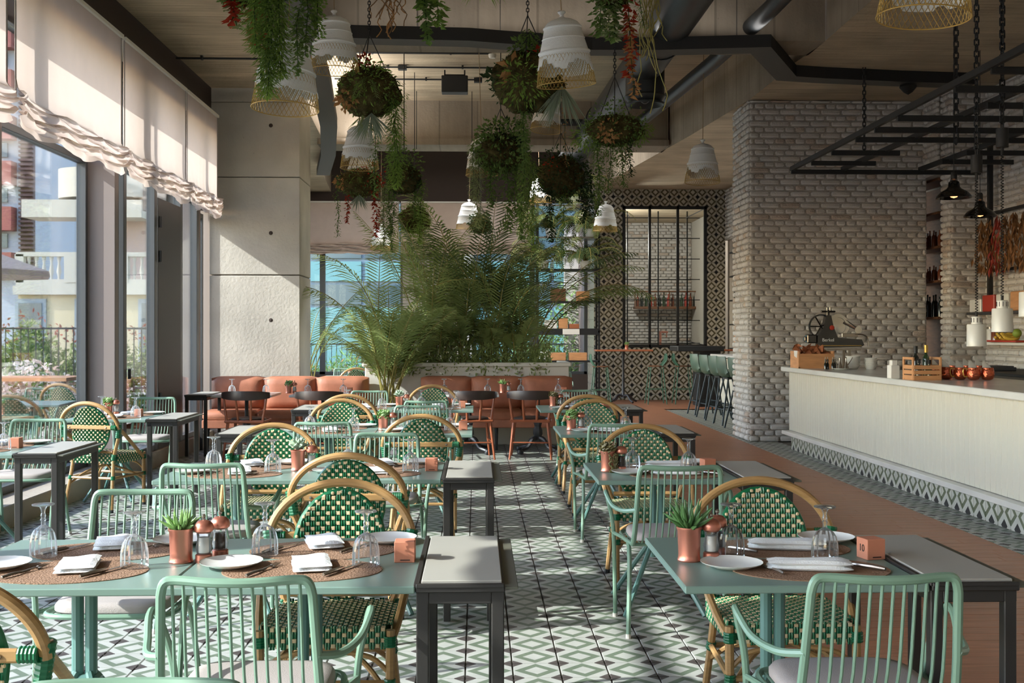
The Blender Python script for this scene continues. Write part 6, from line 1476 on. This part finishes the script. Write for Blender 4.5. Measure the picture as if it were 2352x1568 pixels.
# ---------------------------------------------------------------- outside, left
b = MB(); b.box((-24, 32, -.06), (40.6, 110, .1)); struct('ground_terrace', b, 'pave')
b = MB(); b.box((10, 60, -.06), (27.3, 69, .1)); struct('ground_street', b, 'pave')
t = thing('villa', 'cream villa with balustrade roof and cornice across the terrace', 'building', (-18.1, 52, 0))
q = MB(); q.box((1.5, 4, 1.65), (9, 8, 3.3)); q.build('wall', 'yellow', t, smooth=None)
q = MB(); q.box((1.5, 0, 3.45), (9.3, .5, .3)); q.box((1.5, -.2, 3.25), (9.2, .3, .12)); q.build('cornice', 'cornice', t, smooth=None)
q = MB(); q.box((1.5, 0, 3.75), (9.1, .3, .3)); q.box((1.5, 0, 5.05), (9.1, .3, .2)); q.box((.6, 0, 4.4), (2.9, .36, 1.3)); q.box((-2.9, 0, 4.4), (.4, .3, 1.3)); q.box((5.8, 0, 4.4), (.4, .3, 1.3)); q.build('parapet', 'cornice', t, smooth=None)
bm = None
for x in [-2.5 + .34 * i for i in range(5)] + [2.3 + .34 * i for i in range(10)]:
    if bm is None: q = MB(); q.lathe([(.07, 0), (.05, .1), (.11, .35), (.05, .75), (.09, .95), (.09, 1.05)], 10); bm = q.build('baluster', 'cornice', t, loc=(x, 0, 3.9))
    else: link_copy(bm, 'baluster', t, (x, 0, 3.9))
for x in (-2.4, .3, 3.2):
    q = MB(); q.box((x, -.05, 1.5), (1.4, .12, 3.0)); f = q.build('window', 'bluegrey', t, smooth=None); q = MB(); q.box((x, -.1, 1.4), (1.05, .12, 2.8)); q.build('pane', 'outglass', f, smooth=None)
t = thing('apartment_tower', 'white apartment tower with red balconies and dark louvres', 'building', (-32.3, 72, 0))
q = MB(); q.box((0, 5, 13), (7.7, 9, 26)); q.build('wall', 'tower', t, smooth=None)
for z_ in range(2, 9): q = MB(); q.box((1.3, .2, z_ * 2.9), (3.0, 1.2, 1.5)); q.build('balcony', 'brickred', t, smooth=None); q = MB(); q.box((1.5, .45, z_ * 2.9 + 1.55), (1.5, .2, .9)); q.build('window', 'outglass', t, smooth=None)
q = MB()
for i in range(90): q.box((3.5, .3, 1 + i * .28), (.85, .5, .13))
q.box((3.5, .5, 13), (.82, .3, 25)); tag(q.build('louvre', 'louvre', t, smooth=None), kind='stuff')
t = thing('modern_block', 'pinkish block with projecting slab and rounded white balcony', 'building', (-22.2, 62, 0))
q = MB(); q.box((2.3, 4, 8), (4.6, 6, 16)); q.build('wall', 'pink', t, smooth=None)
q = MB(); q.box((.9, .0, 8.15), (6.4, 2.4, .95)); q.build('slab', 'cornice', t, smooth=None)
q = MB(); q.prism([(2.1 + 2.9 * math.cos(g) * 1.0, .2 + 1.6 * math.sin(g)) for g in [2 * PI * i / 40 for i in range(40)]], 8.8, 10.4); q.build('round_balcony', 'cornice', t, smooth=30)
def leafmass(name, label, boxes, mats, seed, L_, W_, cat='hedge'):
    rr = random.Random(seed); q = MB()
    for (x0, x1, y0, y1, z0, z1, n, mi) in boxes:
        q.mi = mi
        for i in range(n):
            x = rr.uniform(x0, x1); y = rr.uniform(y0, y1); z = z0 + (z1 - z0) * rr.random() * (.75 + .25 * math.sin(x * 5 + y * 3)); leaf(q, (x, y, z), rvec(rr) + Vector((0, 0, .5)), rvec(rr), L_ * rr.uniform(.6, 1.2), W_)
    return tag(q.build(name, mats, None, smooth=None), label, cat, kind='stuff')
leafmass('hedge', 'photinia hedge with red shoots behind the terrace railing', [(-9.2, -5.0, 19.6, 20.4, 0, 1.65, 6000, 0), (-9.2, -5.0, 19.5, 20.5, .6, 1.65, 2500, 1), (-9.2, -5, 19.6, 20.4, 1.2, 1.85, 220, 2)], ['hedge', 'hedge2', 'photinia'], 61, .11, .045)
leafmass('flower_bed', 'pale blossoming shrubs by the terrace', [(-6.6, -4.4, 13.2, 14.6, 0, 1.0, 1500, 0), (-6.6, -4.4, 13.0, 14.4, .3, 1.1, 1800, 1)], ['hedge', 'flower'], 62, .07, .05, 'shrub')
t = thing('railing', 'thin black railing in front of the hedge', 'railing', (-7, 18.9, 0))
q = MB()
for z_ in (.5, 1.5): q.box((0, 0, z_), (5, .03, .03))
q.build('rail', 'black', t, smooth=None); bar_ = None
for i in range(40):
    if bar_ is None: q = MB(); q.box((0, 0, .8), (.016, .016, 1.45)); bar_ = q.build('bar', 'black', t, loc=(-2.5 + i * .125, 0, 0), smooth=None)
    else: link_copy(bar_, 'bar', t, (-2.5 + i * .125, 0, 0))
t = thing('parasol', 'edge of a white parasol over the terrace', 'parasol', (-9.55, 21, -.15))
q = MB(); q.lathe([(0, 3.3), (1.6, 2.72), (1.62, 2.62), (0, 3.2)], 8); q.build('canopy', 'blind', t, smooth=None); q = MB(); q.tube([(0, 0, 0), (0, 0, 3.2)], .03, 8); q.build('pole', 'orange', t)
def make_out_table():
    t = thing('terrace_table', 't', 'table'); q = MB(); q.box((0, 0, .9), (1.1, .7, .04)); q.build('tabletop', 'oak', t)
    for sx in (-1, 1):
        for sy in (-1, 1): q = MB(); q.box((sx * .5, sy * .3, .44), (.04, .04, .88)); q.build('leg', 'iron', t)
    return t
ot = Proto(make_out_table); ot.put((-5.15, 13.0, 0), 0, 'high wood topped terrace table beyond the window', 'terrace tables')
table_p.put((-4.55, 11.6, 0), .1, 'mint table outside on the terrace', 'terrace tables')
mint_p.put((-4.85, 12.4, 0), PI, 'mint armchair outside the window on the terrace', GM)
rattan_p.put((-4.15, 10.2, 0), .15, 'rattan chair outside the glass, left one', GR); rattan_p.put((-4.45, 11.0 + 1.5, 0), -.3, 'rattan chair outside the glass, behind the other', GR)

# ---------------------------------------------------------------- outside, back
t = thing('glass_building', 'turquoise glazed shop front across the street behind the palms', 'building', (-1, 34, 0))
q = MB(); q.box((0, .6, 4), (14, 1, 8)); q.build('wall', 'facade', t, smooth=None)
XS = [-4.7, -4.1, -2.45, -.95]; XS2 = [.9, 2.0, 3.3, 4.2]; n = 0
for xs in (XS, XS2, [4.35, 5.8, 6.9]):
    for a, c in zip(xs, xs[1:]):
        for z0, z1, m_ in ((.1, 2.2, 'turq'), (2.3, 2.9, 'turqd'), (3.0, 3.6, 'turq'), (3.7, 4.9, 'turqd'), (5.0, 6.2, 'turqd')):
            q = MB(); q.box(((a + c) / 2, .06, (z0 + z1) / 2), (c - a - .12, .1, z1 - z0)); q.build('pane', m_, t, smooth=None)
q = MB(); q.box((0, .0, 3.5), (1.8, .3, 7)); q.build('concrete_pier', 'greywall', t, smooth=None)
q = MB(); q.add([(-2.2, -.02, .95), (-1.75, -.02, 1.05), (-2.05, -.02, 1.85)], [(0, 1, 2)]); q.build('sail_decal', 'turqd', t, smooth=None)
t = thing('street_railing', 'low black railing behind the back windows', 'railing', (-1, 27.6, 0)); q = MB(); q.box((0, 0, 1.15), (6.5, .03, .03)); q.box((0, 0, .2), (6.5, .03, .03)); q.build('rail', 'black', t, smooth=None); bar_ = None
for i in range(52):
    if bar_ is None: q = MB(); q.box((0, 0, .57), (.014, .014, 1.16)); bar_ = q.build('bar', 'black', t, loc=(-3.2 + i * .125, 0, 0), smooth=None)
    else: link_copy(bar_, 'bar', t, (-3.2 + i * .125, 0, 0))
leafmass('tall_planting', 'dark green shrubs outside behind the shelf unit', [(.9, 2.5, 27.7, 28.4, .1, 2.8, 2600, 0)], ['hedge'], 64, .14, .05, 'shrub')
leafmass('street_planting', 'low grassy planting before the back windows outside', [(-4.6, 2.3, 26.2, 27.0, .1, .95, 3200, 0), (-4.6, 2.3, 26.2, 27, .1, .8, 700, 1)], ['hedge', 'tan'], 63, .25, .03, 'planting')
